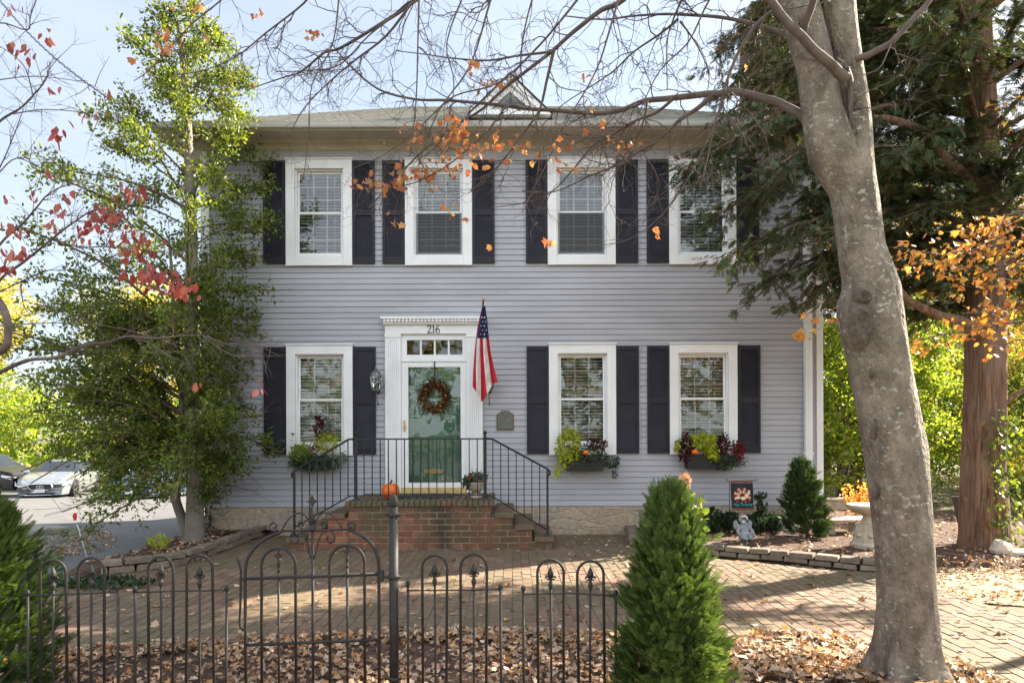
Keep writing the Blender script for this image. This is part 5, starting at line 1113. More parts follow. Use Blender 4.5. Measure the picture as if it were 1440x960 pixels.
# ---- conifer (red cedar) on the right
cb = gp(1383, 776, .05); CT = thing('cedar_tree', (cb.x, cb.y, 0), 'big cedar with reddish fibrous trunk and dark foliage reaching over the right upper windows', 'tree')
def cp(px, py, dy=0): return at(px, py, cb.y+dy)
ct = smooth_path([cp(1383, 790), cp(1383, 760), cp(1382, 720), cp(1382, 660), cp(1385, 560), cp(1386, 450), cp(1384, 330), cp(1382, 200), cp(1378, 60), cp(1374, -100), cp(1370, -400), cp(1368, -650)], 4); n = len(ct)
S = MB(); S.tube(ct, [.25*(1-.75*max(0, i-8)/n)+.10*math.exp(-i/2.5) for i in range(n)], 26, wob=lambda i, t, p: 1+.07*math.sin(t*4+.4)+.045*math.sin(t*9+i*.1)+.02*math.sin(t*17+i*.3)+.10*math.sin(t*5+1)*math.exp(-i/3)); S.build('trunk', 'bark_cedar', CT)
random.seed(5); Sb = MB(); Sb.tube(smooth_path([cp(1400, 292, -.1), cp(1370, 262, -.25), cp(1330, 225, -.4), cp(1302, 190, -.5), (cp(1255, 170, -.6)), cp(1215, 168, -.7)], 4), [.085-.0026*i for i in range(21)], 8)
Sb.tube(smooth_path([cp(1385, 475, -.1), cp(1355, 455, -.3), cp(1320, 445, -.5), cp(1280, 425, -.6), cp(1262, 405, -.6)], 4), [.075-.0026*i for i in range(17)], 8)
Sb.tube(smooth_path([cp(1395, 580, 0), cp(1425, 560, -.1), cp(1460, 540, -.1)], 4), [.05-.003*i for i in range(9)], 8)
Sb.tube(smooth_path([cp(1395, 420, .2), cp(1420, 400, .3), cp(1470, 390, .3)], 4), [.05-.003*i for i in range(9)], 8)
LP, LA = [], []
def conlimb(base, tgt, w=.03, dens=1.0):
    L = (tgt-base).length; mid = base.lerp(tgt, .5)+Vector((0, 0, .08*L)); tp = tgt+Vector((0, 0, -.10*L)); pth = smooth_path([base, mid, tp], 7); N = len(pth)
    Sb.tube(pth, [w*(1-.85*i/N) for i in range(N)], 6, cap=False)
    for i in range(3, N):
        f = i/N
        for m_ in range(int(3.0*dens+random.random())):
            d = ((pth[i]-pth[i-1]).normalized()*.7+Vector((random.gauss(0, .7), random.gauss(0, .7), random.gauss(-.05, .22)))).normalized(); l = random.uniform(.25, .75)*(1.15-.5*f)
            q = pth[i]+rv(.03); Sb.tube([q, q+d*l*.5+Vector((0, 0, .0)), q+d*l+Vector((0, 0, -.06*l))], [.006, .004, .002], 3, cap=False)
            for w_ in range(int(l/.032)):
                t = w_/(l/.032); pos = q+d*l*t+rv(.03)
                if pos.y > -.68 and pos.x < XR+.7 and pos.z < 6.2 and pos.y < DEP: continue
                if abs(pos.x-6.3+.05*(pos.y-cb.y)) < .42 and pos.y < cb.y-.15 and random.random() < .8: continue
                if pos.x < 5.2 and pos.z > 6.0 and pos.y > -.6 and pos.z < 6.2+.55*max(0, min(5.22-pos.x, pos.y+.5)): continue
                LP.append(pos); LA.append(d+Vector((random.gauss(0, .5), random.gauss(0, .5), -.35)))
def cz(z): return min(ct, key=lambda p: abs(p.z-z))
for i in range(64):
    z = 4.2+8.0*(i/64)**.95; th = i*2.399+random.uniform(-.3, .3); L = (3.1 if z < 8.5 else 3.1-(z-8.5)*.55)*random.uniform(.5, 1.0)
    if math.cos(th) < -.2: L *= 1.12
    if math.sin(th) > .3 and math.cos(th) < .1: L *= .8
    b = cz(z-.35*L+.2); conlimb(b, Vector((b.x+math.cos(th)*L, b.y+math.sin(th)*L, z+.1)), .03+.004*L)
# limbs reaching to places seen in the photograph, in front of the upper right windows
for px, py, dy, bz in ((1000, 60, 2.4, 9.0), (1030, 35, 2.6, 9.4), (1055, 25, 2.6, 9.4), (1085, 50, 2.7, 9), (1050, 90, 2.5, 8.6), (1080, 125, 2.4, 8.2), (1015, 105, 2.2, 8.2), (995, 150, 1.2, 7.4), (1100, 95, 2.4, 8.6), (1035, 145, 1.6, 7.6), (1070, 160, .9, 7.2), (1110, 150, .6, 7.2), (1060, 60, 2.7, 9.4), (1020, 170, .3, 7.0), (965, 195, -.5, 6.0), (985, 210, -.3, 5.9), (1010, 262, -.3, 5.4), (1030, 320, -.3, 4.8), (1075, 365, -.3, 4.4), (1120, 395, -.3, 4.2), (1060, 240, -.6, 5.3), (1100, 300, -.6, 4.8), (1150, 350, -.5, 4.2), (1000, 170, -.8, 6.3), (1180, 400, -.2, 4.0), (1085, 200, -.9, 6.0),
                       (1130, 250, -.3, 5.2), (1170, 300, -.8, 4.6), (1230, 330, -.3, 4.2), (1250, 400, .5, 3.7), (1290, 430, .6, 3.4), (1300, 330, .9, 4.3), (1240, 240, 1.0, 5.4), (1310, 120, .7, 6.3), (1260, 60, .9, 7.0), (1160, 60, 1.0, 7.0), (1340, 380, -.6, 3.9), (1300, 280, -.9, 4.8), (1270, 200, -1, 5.6), (1330, 60, -.9, 7.0), (1440, 330, .2, 4.5), (1480, 200, .1, 5.6), (1470, 80, -.2, 6.8), (1430, 250, -.8, 5.3), (1460, 420, .7, 3.9)):
    b = cz(bz-.5); conlimb(b, cp(px, py, dy), .045, 1.25)
# taller conifer column behind the house corner seen beside the chimney
Sb.build('branches', 'bark_cedar', CT); print('cedar sprays', len(LP))
leaves('foliage', LP, .125, 'frond', 'leaf_conifer', CT, axis=LA, ajit=.45, seed=41, up=(0, 0, 1), njit=.7)
c2 = Vector((7.3, 4.4, 0)); C2 = thing('cedar_tree', c2, 'tall dark conifer standing behind the right corner of the house beside the chimney', 'tree')
S = MB(); S.tube([c2, c2+Vector((0, 0, 6)), c2+Vector((-.1, 0, 14))], [.25, .2, .03], 12); S.build('trunk', 'bark_cedar', C2)
LP, LA, Sb = [], [], MB()
for i in range(84):
    z = 4.4+8.5*(i/84); th = i*2.399; L = 3.0*(1-.045*(z-3.6))*random.uniform(.55, 1); b = Vector((c2.x, c2.y, z-.3*L)); tg = Vector((c2.x+L*math.cos(th), c2.y+L*math.sin(th)*.8, z))
    if tg.x < 5.0 and z < 6.8 and tg.y < DEP+.6: tg.x = 5.1+random.random()*.3
    conlimb(b, tg, .035, .95)
Sb.build('branches', 'bark_brown', C2); leaves('foliage', LP, .14, 'frond', 'leaf_conifer', C2, axis=LA, ajit=.5, seed=42, up=(0, 0, 1), njit=.8); print('c2', len(LP))

# ---- foreground smooth barked tree
td = 4.42; tY = td+CY; FT_ = thing('maple_tree', tuple(gp(1273, 950)), 'large grey barked tree in the right foreground with lichen spots and bare spreading branches', 'tree')
edges = [(985, 1205, 1345), (962, 1213, 1336), (945, 1219, 1328), (925, 1227, 1320), (900, 1233, 1316), (850, 1237, 1312), (800, 1236, 1310), (750, 1232, 1307), (700, 1226, 1303), (650, 1219, 1298), (600, 1212, 1291), (560, 1204, 1284), (520, 1197, 1277), (480, 1190, 1271), (440, 1187, 1266), (400, 1189, 1260), (350, 1182, 1243), (300, 1176, 1237), (250, 1166, 1230), (222, 1156, 1227)]
rings = []; ns = 72; S = MB(); path = []; rads = []
for (py, l, r) in edges: path.append(at((l+r)/2, py, tY)); rads.append((r-l)/2*td/F)
sp = smooth_path(path, 5); sr = np.interp(np.linspace(0, len(path)-1, len(sp)), range(len(path)), rads)
vv = []
for i, (p, r) in enumerate(zip(sp, sr)):
    for k in range(ns):
        t = 2*math.pi*k/ns; py = 603-(p.z-CZ)*F/td; fl = max(0, (py-890)/75)
        rr = r*(1+.02*math.sin(3*t+p.z*2)+.014*math.sin(7*t-p.z*5)+.006*math.sin(15*t+p.z*11)+fl*(.15*math.sin(5*t+.6)+.09*math.sin(8*t+2))+max(0, (py-840)/120)*.035*abs(math.sin(17*t+p.z*3))+.008*math.sin(23*t+p.z*7)*math.sin(p.z*9+t))
        def bumpf(zc, tc_, a, sz, st): return a*math.exp(-((py-zc)/sz)**2-((((t-tc_+math.pi) % (2*math.pi))-math.pi)/st)**2)
        rr += bumpf(448, math.pi, .030, 24, .7)+bumpf(425, math.pi, .02, 10, .5)+bumpf(603, -2.2, .028, 14, .30)+bumpf(520, -2.25, .014, 9, .2)+bumpf(690, -2.4, .012, 14, .3)+bumpf(410, 0, .018, 14, .5)+bumpf(235, 3.0, .012, 12, .4)+bumpf(630, -.4, .012, 20, .25)
        vv.append((p.x+rr*math.cos(t), p.y+rr*math.sin(t), p.z))
N = len(sp); S.add(vv, [(i*ns+k, i*ns+(k+1) % ns, (i+1)*ns+(k+1) % ns, (i+1)*ns+k) for i in range(N-1) for k in range(ns)], 0, True); 
def tp(px, py, d): return at(px, py, d+CY)
S.tube(smooth_path([tp(1197, 285, td), tp(1172, 215, td), tp(1158, 160, td), tp(1149, 100, td), tp(1136, 50, td), tp(1122, 0, td), tp(1100, -60, td), tp(1060, -200, td)], 4), list(np.interp(np.linspace(0, 7, 29), range(8), [.085, .150, .125, .113, .118, .122, .11, .07])), 20)
S.tube(smooth_path([tp(1200, 250, td), tp(1203, 215, td), tp(1203, 160, td), tp(1196, 100, td), tp(1188, 50, td), tp(1183, 0, td), tp(1178, -60, td), tp(1170, -220, td)], 4), list(np.interp(np.linspace(0, 7, 29), range(8), [.12, .112, .095, .085, .09, .092, .085, .06])), 20)
S.build('trunk', 'bark_smooth', FT_)
def knot(px, py, r, tilt, ry=1.0):
    S = MB(); l, rr = np.interp(py, [e[0] for e in edges], [e[1] for e in edges]), np.interp(py, [e[0] for e in edges], [e[2] for e in edges]); R0 = (rr-l)/2*td/F; c0 = at((l+rr)/2, py, tY)
    xo = (px-(l+rr)/2)*td/F; xo = max(-R0*.97, min(R0*.97, xo)); a = math.asin(xo/R0); nv = Vector((math.sin(a), -math.cos(a), 0)); c = c0+nv*(R0*1.0); sv = Vector((math.cos(a), math.sin(a), 0)); ring = lambda q, k, h: [c+(sv*math.cos(t)+Vector((0, 0, ry))*math.sin(t))*q*r*(1+.07*math.sin(3*t+tilt))+nv*h for t in np.linspace(0, 6.283, 25)[:-1]]
    R_ = [ring(1.7, 0, -.012), ring(1.25, 0, .012), ring(1.0, 0, .026), ring(.78, 0, .024), ring(.62, 0, .010), ring(.35, 0, .013), ring(.12, 0, .006), ring(.01, 0, .002)]
    S.add([p for q in R_ for p in q], [(i*24+k, i*24+(k+1) % 24, (i+1)*24+(k+1) % 24, (i+1)*24+k) for i in range(7) for k in range(24)], 0, True); S.build('knot', 'bark_scar', FT_)
knot(1223, 603, .046, 0); knot(1194, 462, .055, 1, 1.7); knot(1216, 527, .028, 2); knot(1238, 690, .040, 1, .8); knot(1258, 405, .030, 0, 1.5); knot(1196, 425, .04, 2, .8); knot(1288, 625, .03, 0, 2.2)
# limbs traced as polylines (photo pixels, widths in pixels), each at its own distance
LIMB = [
 ([(1165, 235), (1152, 200), (1132, 168), (1105, 150), (1077, 140), (1040, 131), (1010, 133), (986, 134), (949, 139), (912, 142), (879, 154), (845, 160), (787, 156), (741, 153), (688, 146), (630, 141), (584, 139), (534, 125), (492, 90), (468, 60)], 15, 1.6, 4.42, 5.4),
 ([(1002, 136), (986, 151), (964, 165), (946, 180), (925, 199), (900, 214), (876, 229), (851, 240), (826, 250), (780, 270), (735, 268)], 8, 1.2, 4.6, 5.2),
 ([(949, 139), (925, 159), (894, 171), (863, 190), (833, 208), (808, 238), (775, 272), (740, 285), (690, 292)], 5, 1, 4.7, 5.6),
 ([(912, 142), (905, 175), (890, 196), (840, 190), (800, 190), (770, 180)], 3, .9, 4.7, 5.2),
 ([(1000, -150), (940, -60), (879, 0), (848, 15), (811, 43), (781, 70), (741, 101), (710, 125), (680, 153), (640, 178), (600, 208), (560, 248), (520, 292)], 9, 1.4, 4.6, 5.6),
 ([(781, 70), (772, 107), (761, 153), (741, 183), (711, 223), (695, 240), (662, 270)], 5, 1.2, 4.9, 5.3),
 ([(1140, 70), (1114, 52), (1078, 40), (1032, 28), (986, 23), (940, 21), (894, 23), (851, 28), (796, 23)], 8, 1.4, 4.4, 5.2),
 ([(955, 28), (934, 46), (894, 73), (864, 101), (833, 122), (790, 150), (750, 192)], 4, 1, 4.8, 5.4),
 ([(975, -40), (961, 0), (949, 28), (940, 61), (940, 128)], 4, 1.2, 4.7, 5), ([(958, 31), (980, 61), (998, 101), (997, 128)], 3, 1, 4.8, 5),
 ([(1100, 10), (1071, 31), (1041, 73), (1022, 122), (1016, 147), (1004, 183), (998, 214), (992, 239), (985, 265)], 6, 1.4, 4.3, 4.8),
 ([(1190, 112), (1178, 100), (1150, 75), (1128, 52), (1100, 22), (1080, -10), (1050, -80)], 15, 9, 4.20, 4.0), ([(1128, 52), (1138, 25), (1150, -10), (1160, -60)], 11, 7, 4.2, 3.9),
 ([(1196, 100), (1160, 80), (1130, 45), (1100, 18), (1070, -5)], 6, 4, 4.3, 4.2),
 ([(1205, 85), (1225, 78), (1250, 65), (1262, 55), (1280, 35), (1305, 8), (1330, -30)], 9, 6, 4.3, 4.1), ([(1260, 50), (1250, 75), (1238, 98), (1215, 108)], 2, 1, 4.2, 4.2),
 ([(1205, 250), (1201, 215), (1197, 160), (1198, 120), (1192, 100)], 2, 8, 4.42, 4.27),
 ([(700, -140), (640, -60), (584, 0), (538, 33), (480, 67), (458, 73), (425, 100), (400, 108), (350, 125)], 8, 1.2, 4.7, 5.4), ([(584, 0), (545, 50), (500, 85), (470, 110), (430, 150), (408, 190)], 4, 1, 4.8, 5.2),
 ([(592, -40), (590, 42), (587, 137), (578, 220)], 3.5, 1.2, 4.6, 4.9), ([(452, -30), (429, 4), (375, 46), (333, 79), (287, 98), (250, 104)], 3.5, 1, 4.6, 5.2), ([(340, -30), (312, 0), (271, 33), (233, 75), (208, 100), (190, 112)], 2.6, .9, 4.8, 5),
 ([(710, -50), (692, 0), (663, 92), (617, 158), (590, 230)], 4, 1.2, 4.6, 5), ([(780, 73), (735, 78), (688, 85), (640, 82), (605, 77), (559, 71)], 4, 1, 4.9, 5.3), ([(741, 153), (715, 150), (690, 180), (646, 221), (600, 250), (560, 262), (500, 265)], 3.5, 1, 4.9, 5.2),
 ([(846, -40), (790, 30), (750, 75), (700, 118), (640, 135), (600, 170), (545, 215), (500, 235)], 4, 1, 4.5, 5), ([(880, -30), (860, 40), (840, 100), (800, 170), (770, 230), (735, 300)], 3.5, 1, 4.6, 4.9), ([(620, -20), (560, 20), (520, 50), (480, 90), (440, 98), (390, 100)], 3, 1, 4.7, 5.2),
 ([(1040, -60), (1000, 0), (970, 60), (930, 100), (900, 160), (885, 205)], 3.5, 1, 4.5, 4.9), ([(760, -30), (740, 40), (735, 110), (760, 190), (755, 260)], 3, 1, 4.5, 4.9), ([(1030, 131), (1060, 165), (1080, 200), (1085, 240)], 2, .8, 4.5, 4.7), ([(660, -20), (630, 60), (640, 120), (620, 200), (560, 240)], 2.6, .8, 4.6, 5),
 ([(480, -20), (470, 60), (440, 120), (435, 190), (428, 250)], 2.6, .8, 4.6, 5), ([(1005, 180), (970, 250), (935, 300), (890, 335), (850, 345)], 2.2, .8, 4.7, 5)]
random.seed(9); S = MB(); tips = []; along = []
for pts, w0, w1, d0, d1 in LIMB:
    n = len(pts); P = smooth_path([tp(px, py, d0+(d1-d0)*i/(n-1)) for i, (px, py) in enumerate(pts)], 4); m_ = len(P)
    wd = [(w0+(w1-w0)*(i/(m_-1))**.6)*.57*(d0+(d1-d0)*i/(m_-1))/F*1.0 for i in range(m_)]
    S.tube(P, wd, 10 if w0 > 8 else 6, cap=False, wob=(lambda i, t, p: 1+.08*math.sin(i*1.1+t)))
    Lt = sum((a-b).length for a, b in zip(P[:-1], P[1:]))
    if w0 > 8.5 and w1 > 5: continue
    for k in range(int(Lt*10)):
        i = random.randint(int(m_*.15), m_-2); ax = (P[i+1]-P[i]).normalized(); sd_ = Vector((random.gauss(0, 1), random.gauss(0, .5), random.gauss(-.25, .8)))
        twig(S, P[i], ax*.8+sd_*.8, random.uniform(.15, .6)*(1.1-.3*i/m_), min(wd[i]*.6, .0050), 1, tips, .2, .85, 5, 9, along)
S.build('branches', 'bark_twig', FT_)
# orange leaves still hanging, in the places the photograph shows them
LPo = []
for (px, py, sx, sy, n, d) in ((610, 190, 55, 20, 26, 5.0), (590, 240, 50, 16, 34, 5.1), (660, 215, 50, 28, 40, 5.0), (640, 180, 22, 14, 10, 5.0), (525, 255, 22, 8, 14, 5.1), (710, 200, 45, 25, 22, 4.9), (780, 215, 40, 25, 14, 4.9), (670, 90, 14, 10, 8, 4.8), (690, 118, 18, 12, 9, 4.8), (640, 165, 14, 10, 8, 5), (855, 185, 40, 30, 9, 4.8), (880, 205, 20, 10, 5, 4.8), (550, 310, 40, 12, 3, 5), (925, 325, 5, 6, 4, 4.9), (775, 340, 5, 8, 5, 4.9), (690, 345, 4, 4, 1, 4.9), (235, 60, 20, 14, 9, 4.9), (235, 45, 14, 8, 5, 4.9), (365, 14, 14, 10, 4, 4.9), (290, 50, 6, 8, 3, 4.9), (185, 78, 3, 3, 1, 4.9), (208, 98, 3, 3, 1, 4.9), (270, 10, 22, 6, 7, 4.9), (435, 45, 14, 8, 5, 4.9), (358, 120, 3, 4, 1, 4.9), (822, 105, 10, 4, 3, 4.7), (1010, 70, 3, 3, 1, 4.6), (560, 262, 60, 10, 16, 5.1), (640, 300, 60, 20, 5, 5.0), (1075, 90, 60, 8, 1, 4.5)):
    for _ in range(int(n*1.3+.5)): q = tp(px+random.gauss(0, sx*.55), py+random.gauss(0, sy*.5), d+random.gauss(0, .15)); LPo.append(q)
leaves('autumn_leaves', LPo, .048, 'star', 'leaf_orange', FT_, axis=(0, 0, -1), ajit=.8, seed=51)

# ---- dogwood with red leaves at the left
dW = 4.3; DG = thing('dogwood_tree', tuple(gp(-120, 965)), 'small dogwood at the left edge whose thin bare branches carry dark red leaves', 'tree')
S = MB(); tips, along = [], []; trunk = smooth_path([gp(-120, 965), tp(-115, 800, 4.3), tp(-90, 620, 4.3), tp(-60, 540, 4.2), tp(-20, 500, 4.15), tp(6, 488, 4.1), tp(12, 470, 4.1), tp(10, 445, 4.1), tp(2, 425, 4.15), tp(-15, 400, 4.2), tp(-40, 300, 4.2), tp(-60, 150, 4.2)], 4); n = len(trunk)
S.tube(trunk, [.055-.033*min(1, i/20) for i in range(n)], 10); S.build('trunk', 'bark_twig', DG)
random.seed(14); S = MB()
DL = [([(-90, 580), (-40, 545), (0, 521), (40, 504), (80, 500), (120, 483), (150, 480), (180, 471), (215, 474), (250, 471)], 7, 2.5), ([(180, 471), (210, 480), (240, 500), (262, 508)], 2, .8), ([(250, 471), (285, 470), (320, 482), (350, 480), (395, 500)], 2, .8), ([(285, 470), (320, 495), (350, 500), (402, 498)], 1.6, .7), ([(0, 455), (60, 452), (120, 453), (180, 462), (240, 480)], 1.8, .8),
 ([(-50, 220), (0, 169), (30, 150), (48, 132), (66, 110), (72, 85)], 4, 1), ([(48, 132), (38, 95), (20, 75), (0, 62)], 2, .8), ([(20, 158), (60, 152), (110, 155), (150, 165), (175, 160)], 1.8, .7), ([(-50, 420), (0, 342), (30, 315), (52, 290), (70, 270), (100, 255)], 4, 1), ([(52, 290), (85, 300), (120, 300), (150, 285)], 1.8, .7), ([(0, 240), (25, 220), (60, 235), (85, 245), (110, 230)], 2, .7),
 ([(-40, 460), (0, 392), (33, 367), (75, 333), (108, 308), (138, 292), (165, 300)], 4.5, 1), ([(-30, 420), (0, 408), (60, 380), (90, 378), (130, 372)], 2.4, .8), ([(-40, 300), (0, 235), (20, 190), (35, 150)], 2.4, .8), ([(75, 333), (110, 345), (150, 345), (200, 350), (250, 355)], 2.5, 1), ([(108, 308), (150, 310), (180, 290), (200, 285)], 2, .8), ([(130, 372), (160, 360), (215, 385), (270, 395)], 2, .8), ([(-30, 60), (0, 30), (40, 40), (45, 20), (60, -20)], 2.4, 1), ([(0, 110), (50, 105), (110, 112), (140, 122)], 1.6, .7), ([(30, 400), (35, 430), (50, 440), (55, 415)], 1.6, .8)]
LPr = []
for pts, w0, w1 in DL:
    n = len(pts); P = smooth_path([tp(px, py, 4.2+.25*math.sin(i+px*.01)) for i, (px, py) in enumerate(pts)], 4); m_ = len(P); wd = [(w0+(w1-w0)*(i/(m_-1)))/2*4.2/F for i in range(m_)]; S.tube(P, wd, 6, cap=False)
    Lt = sum((a-b).length for a, b in zip(P[:-1], P[1:]))
    for k in range(int(Lt*11)):
        i = random.randint(2, m_-2); ax = (P[i+1]-P[i]).normalized(); twig(S, P[i], ax+Vector((random.gauss(0, .8), random.gauss(0, .5), random.gauss(.2, .7))), random.uniform(.08, .30), .0022, 1, tips, 0, .28, 2, 5, along)
S.build('branches', 'bark_twig', DG)
for (px, py, sx, sy, n) in ((185, 340, 30, 24, 46), (150, 300, 26, 14, 24), (215, 385, 36, 14, 60), (255, 400, 24, 10, 22), (190, 270, 22, 10, 18), (125, 315, 14, 12, 10), (40, 70, 16, 12, 7), (62, 45, 10, 8, 3), (78, 122, 8, 6, 3), (110, 160, 14, 8, 5), (140, 155, 4, 3, 1), (88, 185, 10, 10, 6), (15, 60, 12, 8, 3), (20, 350, 16, 12, 14), (10, 372, 12, 10, 8), (30, 325, 10, 8, 5), (50, 270, 10, 10, 3), (85, 290, 14, 14, 6), (60, 240, 6, 6, 2), (75, 310, 8, 8, 3), (20, 5, 16, 6, 3), (100, 270, 8, 6, 3), (115, 330, 10, 10, 5), (368, 540, 12, 8, 4), (278, 538, 5, 4, 3), (155, 122, 4, 3, 1), (14, 275, 5, 5, 2), (6, 310, 8, 8, 4)):
    for _ in range(int(n*1.25+.5)): LPr.append(tp(px+random.gauss(0, sx*.55), py+random.gauss(0, sy*.55), 4.2+random.gauss(0, .12)))
leaves('red_leaves', LPr, .060, 'oval', 'leaf_red', DG, axis=(0, 0, -1), ajit=.65, seed=52)

# ---- orange maple branch from the right
MT = thing('maple_tree', (7.4, -3.6, 0), 'young maple out at the right edge with bright orange leaves on thin level branches', 'tree')
S = MB(); S.tube([(7.4, -3.6, -.05), (7.35, -3.6, 1.5), (7.3, -3.7, 3), (7.2, -3.7, 4.5)], [.09, .075, .055, .02], 8); S.build('trunk', 'bark_grey', MT)
S = MB(); LPm = []; random.seed(3)
for pts, nl in (([(1560, 330), (1440, 340), (1390, 350), (1330, 358), (1250, 350)], 90), ([(1560, 300), (1440, 300), (1400, 318), (1370, 330)], 60), ([(1600, 420), (1440, 400), (1380, 385), (1300, 362)], 80), ([(1580, 470), (1440, 455), (1380, 465), (1300, 478), (1270, 490)], 60), ([(1560, 440), (1450, 425), (1400, 440), (1350, 442)], 46), ([(1560, 250), (1440, 150), (1420, 140)], 14), ([(1540, 500), (1440, 480), (1410, 490)], 20)):
    n = len(pts); P = smooth_path([tp(px, py, 6.3) for px, py in pts], 5); m_ = len(P); S.tube(P, [.012*(1-.85*i/m_) for i in range(m_)], 5, cap=False)
    for _ in range(int(nl*1.7)):
        i = random.randint(5 if n > 3 else 2, m_-1); q = P[i]+Vector((random.gauss(0, .13), random.gauss(0, .2), random.gauss(-.03, .05))); LPm.append(q); 
        if random.random() < .5: S.tube([P[i], q], .0016, 3, cap=False)
S.build('branches', 'bark_twig', MT); leaves('orange_leaves', LPm, .058, 'star', 'leaf_maple', MT, axis=(-.6, -.2, -.5), ajit=.6, seed=53, up=(0, -.5, 1), njit=.6)
LPx = [tp(px+random.gauss(0, s), py+random.gauss(0, 3), 6.3) for px, py, s, n in ((1165, 452, 16, 7), (1150, 466, 12, 4), (1140, 470, 9, 3)) for _ in range(n)]
S = MB(); S.tube(smooth_path([tp(1300, 430, 6.5), tp(1240, 440, 6.3), tp(1180, 452, 6.3), tp(1140, 470, 6.3)], 4), .003, 4, cap=False); S.build('twig', 'bark_twig', MT); leaves('twig_leaves', LPx, .075, 'star', 'leaf_maple', MT, axis=(-1, 0, -.3), ajit=.5, seed=54)

# ---- arborvitae
def arbor(name, base, prof, lean, n, size, m, label, seed, trunkm='bark_brown'):
    t = thing('arborvitae', base, label, 'evergreen shrub'); H_ = prof[-1][0]
    g = np.random.default_rng(seed); P, A, U = [], [], []; nb = n//34
    for i in range(nb):                         # flat sprays in separate upright tufts, as on a real arborvitae
        f = (i+.5)/nb; z = H_*f**.92; th = i*2.399+g.uniform(-.5, .5); r = rad_interp(z, prof)*g.uniform(.66, 1.2); rise = g.uniform(.10, .20)*min(1, H_)
        z0 = max(.0, z-rise*.75); tip_ = np.array([math.cos(th)*r, math.sin(th)*r, z+rise*.25]); st = np.array([math.cos(th)*r*.35, math.sin(th)*r*.35, z0]); d = tip_-st; dl = d/np.linalg.norm(d)
        tw = g.uniform(-.9, .9); side = np.array([-math.sin(th), math.cos(th), 0])*math.cos(tw)+np.array([math.cos(th), math.sin(th), .3])*math.sin(tw)
        for k in range(34):
            u = g.uniform(.25, 1)**.7; w_ = g.normal()*.030*(1.3-u*.8)*(1 if H_ > .5 else 1); q = st+d*u+side*w_*1.5+g.normal(size=3)*.010
            P.append((base[0]+lean*(q[2])+q[0], base[1]+q[1], base[2]+q[2])); A.append(dl*1.0+side*w_*14+np.array([0, 0, .35])); U.append(np.cross(dl, side))
    leaves('foliage', P, size, 'fan', m, t, axis=A, ajit=.30, up=U, njit=.45, seed=seed)
    if H_ > 1.1: q_ = [(base[0]+rad_interp(z, prof)*.95*math.cos(a), base[1]+rad_interp(z, prof)*.95*math.sin(a), base[2]+z) for z, a in [(g.uniform(.2, H_*.85), g.uniform(3.4, 6.0)) for _ in range(16)]]; leaves('caught_leaf', q_, .045, 'star', 'leaf_litter', t, seed=seed+5)['kind'] = 'stuff'
    S = MB(); S.tube([base, (base[0]+lean*H_*.5, base[1], base[2]+H_*.5), (base[0]+lean*H_*.9, base[1], base[2]+H_*.92)], [.025, .018, .004], 6)
    for k in range(90):
        z = H_*random.uniform(.03, .85); th = random.uniform(0, 6.28); r = rad_interp(z, prof)*.75; q = Vector((base[0]+lean*z, base[1], base[2]+z)); S.tube([q, q+Vector((r*math.cos(th), r*math.sin(th), r*.9))], [.005, .002], 4, cap=False)
    S.build('stem', trunkm, t); return t
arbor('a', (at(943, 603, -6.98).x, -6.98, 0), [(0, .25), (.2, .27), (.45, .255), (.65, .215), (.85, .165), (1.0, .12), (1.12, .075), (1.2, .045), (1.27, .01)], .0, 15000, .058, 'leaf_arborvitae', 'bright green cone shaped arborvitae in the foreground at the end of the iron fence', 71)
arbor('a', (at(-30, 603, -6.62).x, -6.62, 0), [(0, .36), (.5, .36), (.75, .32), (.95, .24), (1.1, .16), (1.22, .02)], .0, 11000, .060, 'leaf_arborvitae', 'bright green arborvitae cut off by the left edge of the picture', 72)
p = gp(1135, 757, .10); arbor('a', (p.x, p.y, .10), [(0, .26), (.2, .28), (.45, .25), (.7, .18), (.9, .10), (1.0, .02)], -.09, 4200, .085, 'leaf_arb_dark', 'dark green arborvitae growing in the mulch bed at the right corner of the house', 73)

